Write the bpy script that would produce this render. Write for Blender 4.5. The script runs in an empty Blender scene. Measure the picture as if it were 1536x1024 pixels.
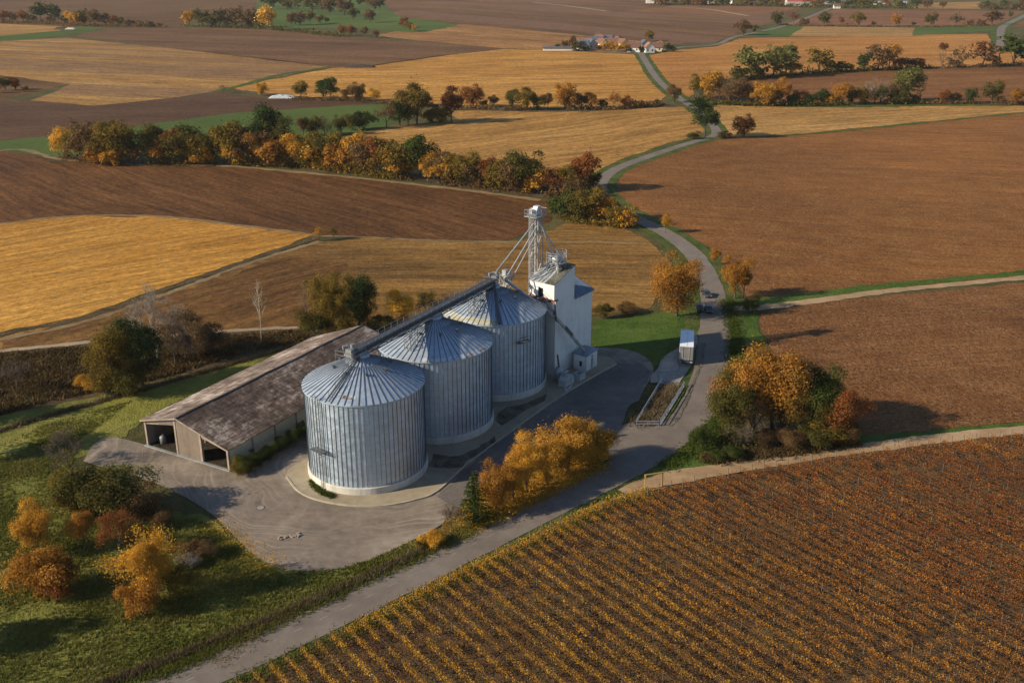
import bpy, bmesh, math, random
import numpy as np
from mathutils import Vector, Matrix, noise
from mathutils.geometry import tessellate_polygon

random.seed(7)
RNG = np.random.default_rng(11)
PI = math.pi
sc = bpy.context.scene
COL = sc.collection

# ------------------------------------------------------------------ camera
F, CAM_H, HORIZON = 1500.0, 70.0, -60.0       # focal length and horizon in image pixels (1536 wide)
PITCH = math.atan((512 - HORIZON) / F)
CP, SP = math.cos(PITCH), math.sin(PITCH)
cam_d = bpy.data.cameras.new('camera')
cam = bpy.data.objects.new('camera', cam_d)
COL.objects.link(cam)
cam.location = (0, 0, CAM_H)
cam.rotation_euler = (PI / 2 - PITCH, 0, 0)
cam_d.sensor_width = 36
cam_d.lens = F / 1536 * 36
cam_d.clip_start = 1
cam_d.clip_end = 12000
sc.camera = cam


def at(px, py, z=0.0):
    """image pixel cast through the camera -> metres on the ground"""
    u, v = (px - 768) / F, (512 - py) / F
    d = (u, CP + SP * v, -SP + CP * v)
    t = (z - CAM_H) / d[2]
    return (d[0] * t, d[1] * t)


def scale_at(py):
    return CP * (py - HORIZON) / CAM_H


def height_of(py, hpx):
    """height in metres of something hpx tall standing at py"""
    x, y = at(768, py)
    lo, hi = 0.1, 60
    for _ in range(30):
        m = (lo + hi) / 2
        z = m - CAM_H
        q = 512 - F * (y * SP + z * CP) / (y * CP - z * SP)
        if py - q < hpx: lo = m
        else: hi = m
    return lo


# ------------------------------------------------------------------ mesh helpers
class MB:
    def __init__(s): s.v = []; s.f = []

    def add(s, vs, fs):
        o = len(s.v); s.v += [tuple(v) for v in vs]; s.f += [tuple(i + o for i in f) for f in fs]

    def box(s, c, d, rz=0.0, M=None):
        x, y, z = d[0] / 2, d[1] / 2, d[2] / 2
        vs = [Vector((a * x, b * y, k * z)) for k in (-1, 1) for a, b in ((-1, -1), (1, -1), (1, 1), (-1, 1))]
        if rz:
            R = Matrix.Rotation(rz, 3, 'Z'); vs = [R @ v for v in vs]
        vs = [v + Vector(c) for v in vs]
        if M: vs = [M @ v for v in vs]
        s.add(vs, [(0, 3, 2, 1), (4, 5, 6, 7), (0, 1, 5, 4), (1, 2, 6, 5), (2, 3, 7, 6), (3, 0, 4, 7)])

    def span(s, a, b, M=None):
        s.box([(a[i] + b[i]) / 2 for i in range(3)], [abs(b[i] - a[i]) for i in range(3)], 0, M)

    def tube(s, a, b, r0, r1=None, n=6, cap=True):
        a, b = Vector(a), Vector(b)
        r1 = r0 if r1 is None else r1
        d = (b - a)
        if d.length < 1e-6: return
        d.normalize()
        u = d.orthogonal().normalized(); w = d.cross(u)
        vs = []
        for p, r in ((a, r0), (b, r1)):
            for i in range(n):
                t = 2 * PI * i / n
                vs.append(p + (u * math.cos(t) + w * math.sin(t)) * r)
        fs = [(i, (i + 1) % n, n + (i + 1) % n, n + i) for i in range(n)]
        if cap: fs += [tuple(range(n - 1, -1, -1)), tuple(range(n, 2 * n))]
        s.add(vs, fs)

    def beam(s, a, b, w, h):
        """rectangular bar, h measured vertically where possible"""
        a, b = Vector(a), Vector(b)
        d = (b - a).normalized()
        up = Vector((0, 0, 1)) if abs(d.z) < .95 else Vector((0, 1, 0))
        side = d.cross(up).normalized(); up = side.cross(d).normalized()
        vs = [p + side * (i * w / 2) + up * (j * h / 2) for p in (a, b) for i, j in ((-1, -1), (1, -1), (1, 1), (-1, 1))]
        s.add(vs, [(0, 1, 2, 3), (7, 6, 5, 4), (0, 4, 5, 1), (1, 5, 6, 2), (2, 6, 7, 3), (3, 7, 4, 0)])

    def prism(s, pts, y0, y1, axis='y'):
        """polygon in xz extruded along y (or polygon in xy along z)"""
        n = len(pts)
        if axis == 'y': vs = [(p[0], y, p[1]) for y in (y0, y1) for p in pts]
        else: vs = [(p[0], p[1], z) for z in (y0, y1) for p in pts]
        fs = [tuple(range(n)), tuple(range(2 * n - 1, n - 1, -1))] + [(i, n + i, n + (i + 1) % n, (i + 1) % n) for i in range(n)]
        s.add(vs, fs)

    def lathe(s, prof, n=48, c=(0, 0)):
        vs = []; m = len(prof)
        for i in range(n):
            t = 2 * PI * i / n
            for r, z in prof: vs.append((c[0] + r * math.cos(t), c[1] + r * math.sin(t), z))
        fs = []
        for i in range(n):
            j = (i + 1) % n
            for k in range(m - 1): fs.append((i * m + k, j * m + k, j * m + k + 1, i * m + k + 1))
        s.add(vs, fs)

    def mesh(s, name, mat=None, smooth=False, fix=False):
        me = bpy.data.meshes.new(name)
        me.from_pydata(s.v, [], s.f)
        if fix:
            bm = bmesh.new(); bm.from_mesh(me); bmesh.ops.recalc_face_normals(bm, faces=bm.faces); bm.to_mesh(me); bm.free()
        if mat: me.materials.append(mat)
        if smooth:
            me.polygons.foreach_set('use_smooth', [True] * len(me.polygons))
        me.update()
        return me


def link(name, me, parent=None):
    o = bpy.data.objects.new(name, me); COL.objects.link(o)
    if parent: o.parent = parent
    return o


def part(name, mb, mat, parent=None, smooth=False, label=None, fix=True):
    o = link(name, mb.mesh(name, mat, smooth, fix), parent)
    if label: o['label'] = label
    return o


def tag(o, label=None, cat=None, group=None, kind=None):
    if label: o['label'] = label
    if cat: o['category'] = cat
    if group: o['group'] = group
    if kind: o['kind'] = kind
    return o


def thing(name, label, cat, loc=(0, 0, 0), rz=0.0, group=None):
    o = bpy.data.objects.new(name, None); COL.objects.link(o)
    o.location = loc; o.rotation_euler = (0, 0, rz); o.empty_display_size = .5
    return tag(o, label, cat, group)


def np_mesh(name, verts, faces_n, mat):
    """verts (N,3); every face has faces_n consecutive verts"""
    me = bpy.data.meshes.new(name)
    n = len(verts); nf = n // faces_n
    me.vertices.add(n); me.vertices.foreach_set('co', np.ascontiguousarray(verts, dtype=np.float32).ravel())
    me.loops.add(n); me.loops.foreach_set('vertex_index', np.arange(n, dtype=np.int32))
    me.polygons.add(nf)
    me.polygons.foreach_set('loop_start', np.arange(0, n, faces_n, dtype=np.int32))
    me.polygons.foreach_set('loop_total', np.full(nf, faces_n, dtype=np.int32))
    if mat: me.materials.append(mat)
    me.update(); me.validate()
    return me


# ------------------------------------------------------------------ material helpers
class NT:
    def __init__(s, name):
        s.m = bpy.data.materials.new(name); s.m.use_nodes = True
        s.t = s.m.node_tree; s.t.nodes.clear()
        s.out = s.t.nodes.new('ShaderNodeOutputMaterial')

    def n(s, typ, ins=None, **kw):
        nd = s.t.nodes.new('ShaderNode' + typ)
        for k, v in kw.items(): setattr(nd, k, v)
        for k, v in (ins or {}).items():
            if isinstance(v, bpy.types.NodeSocket): s.t.links.new(v, nd.inputs[k])
            else:
                if isinstance(v, tuple) and len(v) == 3 and nd.inputs[k].type == 'RGBA': v = (*v, 1)
                nd.inputs[k].default_value = v
        return nd

    def ramp(s, fac, stops, interp='LINEAR'):
        nd = s.t.nodes.new('ShaderNodeValToRGB'); s.t.links.new(fac, nd.inputs[0])
        cr = nd.color_ramp; cr.interpolation = interp
        while len(cr.elements) < len(stops): cr.elements.new(.5)
        for e, (p, c) in zip(cr.elements, stops):
            e.position = p; e.color = (*c, 1) if len(c) == 3 else c
        return nd.outputs[0]

    def mix(s, fac, a, b, typ='MIX'):
        nd = s.t.nodes.new('ShaderNodeMix'); nd.data_type = 'RGBA'; nd.blend_type = typ
        for sock, v in ((nd.inputs[0], fac), (nd.inputs[6], a), (nd.inputs[7], b)):
            if isinstance(v, bpy.types.NodeSocket): s.t.links.new(v, sock)
            else: sock.default_value = (*v, 1) if isinstance(v, tuple) else v
        return nd.outputs[2]

    def math(s, op, a, b=0.0, clamp=False):
        nd = s.t.nodes.new('ShaderNodeMath'); nd.operation = op; nd.use_clamp = clamp
        for i, v in enumerate((a, b)):
            if isinstance(v, bpy.types.NodeSocket): s.t.links.new(v, nd.inputs[i])
            else: nd.inputs[i].default_value = v
        return nd.outputs[0]

    def pos(s): return s.n('NewGeometry').outputs['Position']
    def obj(s): return s.n('TexCoord').outputs['Object']

    def mapped(s, vec, rz=0.0, scale=(1, 1, 1), loc=(0, 0, 0)):
        # rotate first, then stretch
        r = s.n('VectorRotate', {'Vector': vec, 'Angle': rz}, rotation_type='Z_AXIS')
        return s.n('Mapping', {'Vector': r.outputs[0], 'Scale': scale, 'Location': loc}).outputs[0]

    def noise(s, vec, scale, detail=3.0, rough=.55, dist=0.0):
        return s.n('TexNoise', {'Vector': vec, 'Scale': scale, 'Detail': detail, 'Roughness': rough, 'Distortion': dist}).outputs[0]

    def vor(s, vec, scale, feature='F1', out=0):
        return s.n('TexVoronoi', {'Vector': vec, 'Scale': scale}, feature=feature).outputs[out]

    def rng(s, v, a, b, c=0.0, d=1.0):
        return s.n('MapRange', {'Value': v, 'From Min': a, 'From Max': b, 'To Min': c, 'To Max': d}).outputs[0]

    def bump(s, h, strength=.5, dist=.1, normal=None):
        ins = {'Height': h, 'Strength': strength, 'Distance': dist}
        if normal: ins['Normal'] = normal
        return s.n('Bump', ins).outputs[0]

    def bsdf(s, color, rough=.8, metal=0.0, normal=None, spec=.3):
        ins = {'Base Color': color, 'Roughness': rough, 'Metallic': metal, 'Specular IOR Level': spec}
        if normal: ins['Normal'] = normal
        p = s.n('BsdfPrincipled', ins)
        s.t.links.new(p.outputs[0], s.out.inputs[0])
        return s.m


def field_mat(name, cols, ang, stripe=3.0, stripe_amt=.35, streak=.6, clod=1.2, fleck=None, fleck_amt=.0, bump=.5, patch=.012, band=None, tram=.0, warm=1.0):
    """farmland: cols = (dark, mid, light); ang = direction of the work lines; stripe = spacing in metres"""
    cols = tuple((r * 1.04, g * .90, b * .68) for r, g, b in cols)
    t = NT(name); p = t.pos()
    # lines are never ruler straight: bend the coordinates a little
    q = t.n('VectorMath', {0: p, 1: t.n('VectorMath', {0: t.n('TexNoise', {'Vector': p, 'Scale': .012, 'Detail': 1.0}).outputs[1], 1: (14, 14, 0)}, operation='MULTIPLY').outputs[0]}, operation='ADD').outputs[0]
    rot = t.n('VectorRotate', {'Vector': q, 'Angle': -ang}, rotation_type='Z_AXIS').outputs[0]
    n1 = t.noise(p, patch, 4, .6)
    n2 = t.noise(t.n('Mapping', {'Vector': rot, 'Scale': (.004, .035, 1)}).outputs[0], 1.0, 4, .6)
    n3 = t.noise(t.n('Mapping', {'Vector': rot, 'Scale': (.03, 1.0 / stripe, 1)}).outputs[0], 1.0, 2, .7)
    n4 = t.noise(p, clod, 3, .75)
    n5 = t.noise(p, .12, 3, .6)
    n6 = t.noise(t.n('Mapping', {'Vector': rot, 'Scale': (.25, 2.2 / stripe, 1)}).outputs[0], 1.0, 2, .7)
    a = t.math('ADD', t.math('MULTIPLY', n1, .8), t.math('MULTIPLY', n2, streak))
    a = t.math('ADD', a, t.math('MULTIPLY', n5, .25))
    tot = 1.05 + streak; w = .20 * math.sqrt(tot)
    c = t.ramp(t.rng(a, tot / 2 - w, tot / 2 + w), [(0, cols[0]), (.5, cols[1]), (1, cols[2])])
    if band:
        bc, bs, bt = band                                             # broad worked bands of another colour
        bn = t.noise(t.n('Mapping', {'Vector': rot, 'Scale': (.0015, 1.0 / bs, 1), 'Location': (3.1, .7, 0)}).outputs[0], 1.0, 1, .5)
        c = t.mix(t.math('MULTIPLY', t.rng(bn, bt, bt + .05), .75), c, bc)

    def tone(col, fac, lo, hi, amt):
        g = t.rng(fac, lo, hi, 1 - amt, 1 + amt * .8)
        return t.mix(1.0, col, t.n('CombineColor', {0: g, 1: g, 2: g}).outputs[0], 'MULTIPLY')
    c = tone(c, n3, .33, .67, .55 * stripe_amt)
    c = tone(c, n6, .33, .67, .35 * stripe_amt)
    c = tone(c, n4, .32, .68, .34)
    if tram:
        y = t.n('SeparateXYZ', {0: rot}).outputs[1]
        fr = t.math('ABSOLUTE', t.math('SUBTRACT', t.math('FRACT', t.math('DIVIDE', y, tram)), .5))
        ln = t.math('ADD', t.rng(t.math('ABSOLUTE', t.math('SUBTRACT', fr, .44)), .013, .006), t.rng(t.math('ABSOLUTE', t.math('SUBTRACT', fr, .36)), .013, .006), True)
        ln = t.math('MULTIPLY', ln, t.rng(n5, .40, .58))
        c = t.mix(t.math('MULTIPLY', ln, .45), c, tuple(x * .75 for x in cols[0]))
    if fleck:
        v = t.noise(t.n('Mapping', {'Vector': rot, 'Scale': (.75, 1.5, 1)}).outputs[0], 1.0, 2, .8, 1.2)
        rid = t.math('ABSOLUTE', t.math('SUBTRACT', v, .5))
        c = t.mix(t.math('MULTIPLY', t.math('MULTIPLY', t.rng(rid, .045, .012), t.rng(n5, .3, .62, .35, 1.0)), fleck_amt), c, fleck)
    h = t.math('ADD', n4, t.math('MULTIPLY', n3, stripe_amt))
    return t.bsdf(c, .95, 0, t.bump(h, bump, .5), .1)


def grass_mat(name, a, b, c, dry=.5, sc_=.05):
    t = NT(name); p = t.pos()
    n1 = t.noise(p, sc_, 5, .65, .6); n2 = t.noise(p, .55, 4, .7); n3 = t.noise(p, 3.0, 3, .7)
    f = t.math('ADD', t.math('MULTIPLY', n1, 1.0), t.math('MULTIPLY', n2, .7)); f = t.math('ADD', f, t.math('MULTIPLY', n3, .6))
    col = t.ramp(t.rng(f, .85, 1.45), [(0, a), (.45, b), (1, c)])
    h = t.math('ADD', n3, n2)
    return t.bsdf(col, .95, 0, t.bump(h, .8, .4), .1)


def plain_mat(name, col, rough=.6, metal=0.0, var=.25, sc_=.8, spec=.4, streak=False):
    t = NT(name); p = t.obj()
    q = t.mapped(p, 0, (1, 1, .12)) if streak else p
    n = t.noise(q, sc_, 5, .65); n2 = t.noise(p, sc_ * 9, 3, .6)
    f = t.math('ADD', t.math('MULTIPLY', n, .7), t.math('MULTIPLY', n2, .3))
    lo = tuple(x * (1 - var) for x in col); hi = tuple(min(1, x * (1 + var)) for x in col)
    c = t.ramp(t.rng(f, .35, .65), [(0, lo), (1, hi)])
    return t.bsdf(c, rough, metal, t.bump(n2, .15, .02), spec)


def leaf_mat(name, stops, trans=.42, patch=.35):
    """stops: leaf colours from inner/older to fresher; each leaf picks its own hue, with soft patches"""
    t = NT(name)
    isl = t.n('NewGeometry').outputs['Random Per Island']
    oi = t.n('ObjectInfo').outputs['Random']
    n = t.noise(t.obj(), patch, 2, .5)
    f = t.math('ADD', t.math('MULTIPLY', isl, .45), t.math('MULTIPLY', t.rng(n, .3, .7), .45))
    f = t.math('ADD', f, t.math('MULTIPLY', oi, .12))
    k = len(stops) - 1
    c = t.ramp(f, [(i / k, s) for i, s in enumerate(stops)])
    d = t.n('BsdfDiffuse', {'Color': c}); tr = t.n('BsdfTranslucent', {'Color': c})
    mx = t.n('MixShader', {0: trans, 1: d.outputs[0], 2: tr.outputs[0]})
    t.t.links.new(mx.outputs[0], t.out.inputs[0])
    return t.m


# ------------------------------------------------------------------ ground sheets
def wob(poly, jit=1.0, closed=True):
    """corners in image pixels -> ground outline with the small irregularities of a real field edge"""
    out = []
    n = len(poly)
    for i in range(n if closed else n - 1):
        a, b = Vector((*at(*poly[i]), 0)), Vector((*at(*poly[(i + 1) % n]), 0))
        L = (b - a).length
        dist = ((a + b) / 2).length
        st = max(1.6, dist * .012)
        k = max(1, min(90, int(L / st)))
        for j in range(k):
            p = a.lerp(b, j / k)
            amp = min(1.6, st * .28) * jit * (0 if j == 0 else 1)
            q = Vector((noise.noise(p * (.5 / st)), noise.noise(p * (.5 / st) + Vector((31, 7, 0))), 0)) * amp * 1.6
            out.append((p + q).to_tuple()[:2])
    if not closed: out.append(at(*poly[-1]))
    return out


def crom(pts, step=1.5):
    """smooth curve through ground points"""
    P = [Vector((*p, 0)) for p in pts]
    P = [P[0] * 2 - P[1]] + P + [P[-1] * 2 - P[-2]]
    out = []
    for i in range(1, len(P) - 2):
        a, b, c, d = P[i - 1:i + 3]
        st = max(step, b.length * .008)
        k = max(2, min(60, int((c - b).length / st)))
        for j in range(k):
            t = j / k
            out.append(.5 * ((2 * b) + (c - a) * t + (2 * a - 5 * b + 4 * c - d) * t * t + (3 * b - a - 3 * c + d) * t ** 3))
    out.append(P[-2])
    return [(p.x, p.y) for p in out]


def sheet(name, outline, z, mat):
    vs = [Vector((x, y, z)) for x, y in outline]
    tris = tessellate_polygon([vs])
    me = bpy.data.meshes.new(name)
    fs = []
    for t in tris:
        a, b, c = (vs[i] for i in t)
        fs.append(t if (b - a).cross(c - a).z > 0 else t[::-1])
    me.from_pydata(vs, [], fs); me.materials.append(mat); me.update()
    return tag(link(name, me), kind='structure')


def ribbon(name, pts, w, z, mat, jit=0.0, kind='structure', smooth=True, off=0.0):
    """strip along ground points; w = width or list of widths per given point"""
    cl = crom(pts) if smooth else pts
    n = len(cl)
    if isinstance(w, (int, float)): ws = [w] * n
    else:
        xs = np.linspace(0, 1, len(w)); ws = np.interp(np.linspace(0, 1, n), xs, w)
    vs, fs = [], []
    for i, (x, y) in enumerate(cl):
        a, b = cl[max(0, i - 1)], cl[min(n - 1, i + 1)]
        d = Vector((b[0] - a[0], b[1] - a[1])).normalized(); nx, ny = -d.y, d.x
        j1 = noise.noise(Vector((x * .4, y * .4, 1))) * jit; j2 = noise.noise(Vector((x * .4, y * .4, 9))) * jit
        h = ws[i] / 2
        vs += [(x + nx * (off + h + j1), y + ny * (off + h + j1), z), (x + nx * (off - h + j2), y + ny * (off - h + j2), z)]
        if i: fs.append((2 * i - 2, 2 * i - 1, 2 * i + 1, 2 * i))
    me = bpy.data.meshes.new(name); me.from_pydata(vs, [], fs); me.materials.append(mat); me.update()
    return tag(link(name, me), kind=kind)


def offset_line(pts, d):
    out = []
    n = len(pts)
    for i, (x, y) in enumerate(pts):
        a, b = pts[max(0, i - 1)], pts[min(n - 1, i + 1)]
        t = Vector((b[0] - a[0], b[1] - a[1])).normalized()
        out.append((x - t.y * d, y + t.x * d))
    return out


def ang(a, b):
    A, B = at(*a), at(*b)
    return math.atan2(B[1] - A[1], B[0] - A[0])


def in_poly(x, y, poly):
    c = False; n = len(poly); j = n - 1
    for i in range(n):
        xi, yi = poly[i]; xj, yj = poly[j]
        if (yi > y) != (yj > y) and x < (xj - xi) * (y - yi) / (yj - yi) + xi: c = not c
        j = i
    return c

# ------------------------------------------------------------------ light
SUN_EL, SUN_AZ = 25.5, 253.0                   # degrees; azimuth clockwise from the view direction
w = bpy.data.worlds.new('World'); sc.world = w; w.use_nodes = True
nt = w.node_tree
bg = nt.nodes['Background']
sky = nt.nodes.new('ShaderNodeTexSky'); sky.sky_type = 'NISHITA'; sky.sun_disc = False
sky.sun_elevation = math.radians(SUN_EL); sky.sun_rotation = math.radians(SUN_AZ)
sky.air_density = 1.0; sky.dust_density = .5; sky.ozone_density = 3.5; sky.altitude = 200
nt.links.new(sky.outputs[0], bg.inputs[0]); bg.inputs[1].default_value = .09
sl = bpy.data.lights.new('sun', 'SUN'); sl.energy = 4.9; sl.angle = math.radians(.6); sl.color = (1.0, .87, .66)
so = bpy.data.objects.new('sun', sl); COL.objects.link(so)
e, a = math.radians(SUN_EL), math.radians(SUN_AZ)
to_sun = Vector((math.sin(a) * math.cos(e), math.cos(a) * math.cos(e), math.sin(e)))
so.rotation_euler = to_sun.to_track_quat('Z', 'Y').to_euler(); so.location = to_sun * 400
vs_ = sc.view_settings
sc.display_settings.display_device = 'sRGB'
vs_.view_transform = 'Standard'; vs_.look = 'None'; vs_.gamma = 1; vs_.exposure = .60; vs_.use_curve_mapping = False
sc.cycles.use_denoising = True
sc.cycles.max_bounces = 5; sc.cycles.diffuse_bounces = 2; sc.cycles.glossy_bounces = 2; sc.cycles.transmission_bounces = 3
sc.cycles.volume_bounces = 0; sc.cycles.caustics_reflective = False; sc.cycles.caustics_refractive = False

# ------------------------------------------------------------------ fields
M_ground = grass_mat('rough_ground', (.030, .030, .012), (.075, .066, .022), (.14, .105, .045))
M_meadow = grass_mat('meadow_grass', (.07, .082, .016), (.14, .142, .028), (.24, .20, .06), sc_=.06)
M_bank = grass_mat('bank_grass', (.10, .11, .018), (.19, .18, .034), (.27, .225, .07), sc_=.08)
M_lawn = grass_mat('lush_grass', (.028, .048, .008), (.055, .095, .013), (.105, .13, .027), sc_=.07)
M_verge = grass_mat('verge_grass', (.025, .04, .01), (.06, .082, .016), (.13, .115, .035), sc_=.12)
M_green = grass_mat('winter_crop', (.040, .062, .014), (.065, .098, .020), (.105, .13, .036), sc_=.01)
M_scrub = grass_mat('bramble_floor', (.034, .026, .013), (.080, .055, .027), (.14, .10, .05), sc_=.12)
M_scrub2 = grass_mat('undergrowth_floor', (.03, .026, .010), (.07, .055, .020), (.12, .095, .035), sc_=.3)
M_litter = grass_mat('leaf_litter', (.05, .04, .012), (.16, .095, .02), (.36, .20, .03), sc_=.2)
M_vsoil = grass_mat('vineyard_soil', (.055, .030, .015), (.098, .053, .023), (.125, .088, .034), sc_=.16)

SOIL = ((.060, .034, .018), (.105, .060, .031), (.155, .092, .048))
GOLD = ((.24, .125, .033), (.36, .20, .055), (.48, .29, .095))
TAN = ((.165, .098, .040), (.27, .165, .066), (.37, .25, .11))
RED = ((.080, .034, .012), (.145, .064, .020), (.215, .102, .034))

ground = [(-4200, 20), (4200, 20), (4200, 7000), (-4200, 7000)]
sheet('ground', ground, 0, M_ground)


def field(name, poly, z, mat, jit=1.0): return sheet(name, wob(poly, jit), z, mat)


# far fields at the top of the frame
field('field', [(-700, -3), (395, -3), (408, 12), (280, 30), (272, 42), (-700, 40)], .02, field_mat('far_brown', SOIL, ang((0, 20), (395, 12)), 9, .3, .9, .25, bump=.2, patch=.004))
field('field', [(-600, 37), (0, 36), (93, 40), (90, 47), (0, 55), (-600, 70)], .04, field_mat('far_tan', TAN, ang((0, 45), (93, 42)), 6, .3, .7, .3, bump=.2))
field('field', [(-500, 64), (0, 54), (95, 46), (112, 40), (160, 42), (138, 47), (60, 58), (0, 62), (-500, 76)], .06, M_green)
field('field', [(112, 55), (160, 44), (205, 42), (400, 43), (515, 56), (640, 63), (752, 73), (650, 86), (545, 101), (500, 101), (420, 92), (250, 72)], .06,
      field_mat('mid_brown', ((.075, .043, .026), (.125, .073, .044), (.18, .11, .066)), ang((112, 55), (752, 73)), 8, .3, .8, .3, bump=.25, patch=.005))
field('field', [(-400, 80), (0, 62), (100, 57), (250, 72), (420, 91), (492, 100), (430, 113), (330, 136), (260, 147), (140, 159), (45, 151), (80, 139), (105, 127), (0, 113), (-400, 105)], .06,
      field_mat('stubble', TAN, ang((0, 80), (490, 100)), 6, .55, 1.0, .4, bump=.3, patch=.006, band=((.19, .105, .05), 42, .52)))
field('field', [(-400, 103), (0, 112), (105, 127), (60, 136), (0, 152), (-400, 170)], .05, field_mat('fallow', SOIL, ang((0, 130), (100, 128)), 6, .3, .6, .4))
field('field', [(-500, 168), (0, 152), (45, 151), (140, 160), (260, 148), (330, 139), (390, 146), (512, 153), (580, 156), (512, 160), (350, 171), (200, 191), (0, 213), (-500, 260)], .06,
      field_mat('dark_plough', ((.052, .030, .022), (.082, .048, .034), (.115, .072, .050)), ang((0, 170), (500, 155)), 5, .35, .6, .4, bump=.3, patch=.006))
field('field', [(-500, 258), (0, 212), (200, 190), (350, 170), (512, 159), (592, 156), (605, 180), (560, 196), (470, 210), (400, 240), (200, 242), (90, 237), (0, 224), (-500, 290)], .08, M_green)
field('field', [(345, 132), (500, 102), (545, 100), (650, 85), (755, 74), (840, 76), (953, 82), (958, 92), (975, 118), (1003, 141), (985, 156), (850, 163), (700, 160), (590, 152), (512, 149), (390, 141)], .06,
      field_mat('gold_stubble', GOLD, ang((500, 130), (960, 118)), 6, .6, .8, .45, bump=.3, patch=.006, tram=26))
field('field', [(500, 218), (530, 200), (592, 190), (690, 180), (660, 166), (760, 166), (880, 167), (1000, 158), (1036, 160), (1046, 180), (1062, 200), (1000, 215), (930, 240), (890, 262), (870, 285), (800, 285), (700, 270), (600, 258), (520, 245)], .06,
      field_mat('tan_stubble', ((.20, .115, .038), (.31, .185, .065), (.42, .27, .11)), ang((540, 235), (1000, 175)), 4, .6, .9, .5, bump=.35, patch=.008, tram=22))
field('field', [(572, -3), (1215, -3), (1200, 14), (1150, 36), (1105, 52), (1070, 64), (1010, 66), (900, 55), (700, 37), (590, 24)], .02,
      field_mat('upper_brown', ((.076, .043, .024), (.125, .072, .040), (.18, .108, .062)), ang((590, 10), (1100, 48)), 10, .35, 1.1, .25, bump=.2, patch=.004, band=((.16, .085, .05), 90, .5)))
field('field', [(935, 17), (1025, 8), (1190, 8), (1195, 14), (1120, 24)], .035, field_mat('far_red', ((.12, .062, .036), (.17, .09, .05), (.22, .125, .075)), ang((935, 17), (1195, 12)), 9, .4, .7, .25))
field('field', [(560, 54), (640, 37), (700, 37), (840, 50), (900, 56), (1010, 67), (955, 79), (840, 76), (755, 73), (640, 62)], .05,
      field_mat('village_tan', ((.155, .085, .04), (.24, .135, .062), (.33, .2, .095)), ang((640, 45), (1000, 68)), 7, .5, .9, .3))
field('field', [(385, -3), (560, -3), (600, 26), (690, 38), (640, 48), (615, 49), (560, 44), (520, 42), (400, 44), (385, 30)], .07, M_green)
# right side
field('field', [(968, 84), (1010, 76), (1075, 70), (1110, 58), (1190, 56), (1480, 51), (1497, 76), (1536, 80), (2000, 80), (2000, 96), (1536, 98), (1380, 101), (1200, 109), (1110, 115), (1052, 132), (1030, 148), (1008, 140), (985, 118)], .06,
      field_mat('right_gold', ((.22, .11, .035), (.33, .165, .05), (.42, .24, .08)), ang((1000, 100), (1480, 90)), 6, .5, .9, .4, bump=.3, patch=.006))
field('field', [(1123, 53), (1160, 39), (1207, 40), (1184, 55)], .08, M_green)
field('field', [(1184, 55), (1207, 40), (1372, 42), (1368, 54)], .08, field_mat('right_tan', ((.19, .12, .05), (.28, .18, .08), (.36, .25, .12)), ang((1190, 50), (1370, 48)), 6, .5, .7, .3))
field('field', [(1368, 54), (1372, 42), (1494, 40), (1488, 46)], .08, M_green)
field('field', [(1160, 39), (1255, 14), (1520, 17), (1700, 22), (1700, 40), (1500, 40)], .05,
      field_mat('top_right_brown', ((.12, .058, .034), (.17, .085, .05), (.225, .12, .072)), ang((1180, 35), (1500, 28)), 9, .4, .8, .25, bump=.2))
field('field', [(1470, 3), (1372, 5), (1370, 13), (1470, 14)], .05, field_mat('top_right_tan', TAN, 0.05, 8, .3, .6, .3))
field('field', [(1060, 142), (1085, 128), (1110, 118), (1200, 112), (1390, 104), (1536, 100), (2000, 98), (2000, 158), (1536, 158), (1340, 161), (1080, 158)], .06,
      field_mat('right_brown', ((.11, .05, .022), (.165, .08, .034), (.22, .12, .055)), ang((1100, 140), (1536, 125)), 5, .45, .8, .4, bump=.3))
field('field', [(1050, 160), (1080, 156), (1300, 160), (1536, 157), (2000, 155), (2000, 150), (1536, 169), (1200, 201), (1090, 208), (1072, 203), (1062, 180)], .07,
      field_mat('right_stubble', ((.22, .13, .05), (.32, .2, .08), (.44, .3, .14)), ang((1080, 190), (1536, 163)), 4, .55, .9, .45, bump=.3))
field('field', [(2000, 120), (1536, 169), (1200, 202), (1065, 210), (1000, 226), (962, 240), (932, 256), (917, 272), (914, 286), (926, 302), (955, 322), (1012, 346), (1062, 376), (1084, 402), (1106, 430), (1125, 452), (1160, 457), (1330, 435), (1536, 414), (2000, 360)], .06,
      field_mat('big_red_field', RED, ang((1000, 300), (1536, 330)), 2.6, .35, .55, .85, fleck=(.44, .24, .10), fleck_amt=.5, tram=30, bump=.7, patch=.010))
field('field', [(1195, 204), (1536, 178), (2000, 150), (2000, 290), (1536, 272), (1330, 250), (1200, 222)], .075,
      field_mat('orange_field', ((.12, .055, .020), (.18, .084, .030), (.245, .118, .045)), ang((1200, 215), (1536, 225)), 2.2, .6, .6, .7, fleck=(.34, .17, .06), fleck_amt=.4, bump=.5, patch=.010), 1.5)
field('field', [(1138, 467), (1240, 453), (1536, 424), (2000, 375), (2000, 590), (1536, 632), (1400, 645), (1300, 655), (1210, 640), (1165, 560), (1150, 510)], .06,
      field_mat('lower_red_field', ((.066, .029, .013), (.118, .053, .021), (.18, .088, .036)), ang((1150, 500), (1536, 470)), 1.8, .35, .4, .95, fleck=(.40, .22, .10), fleck_amt=.55, tram=26, bump=.8, patch=.014))
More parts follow.
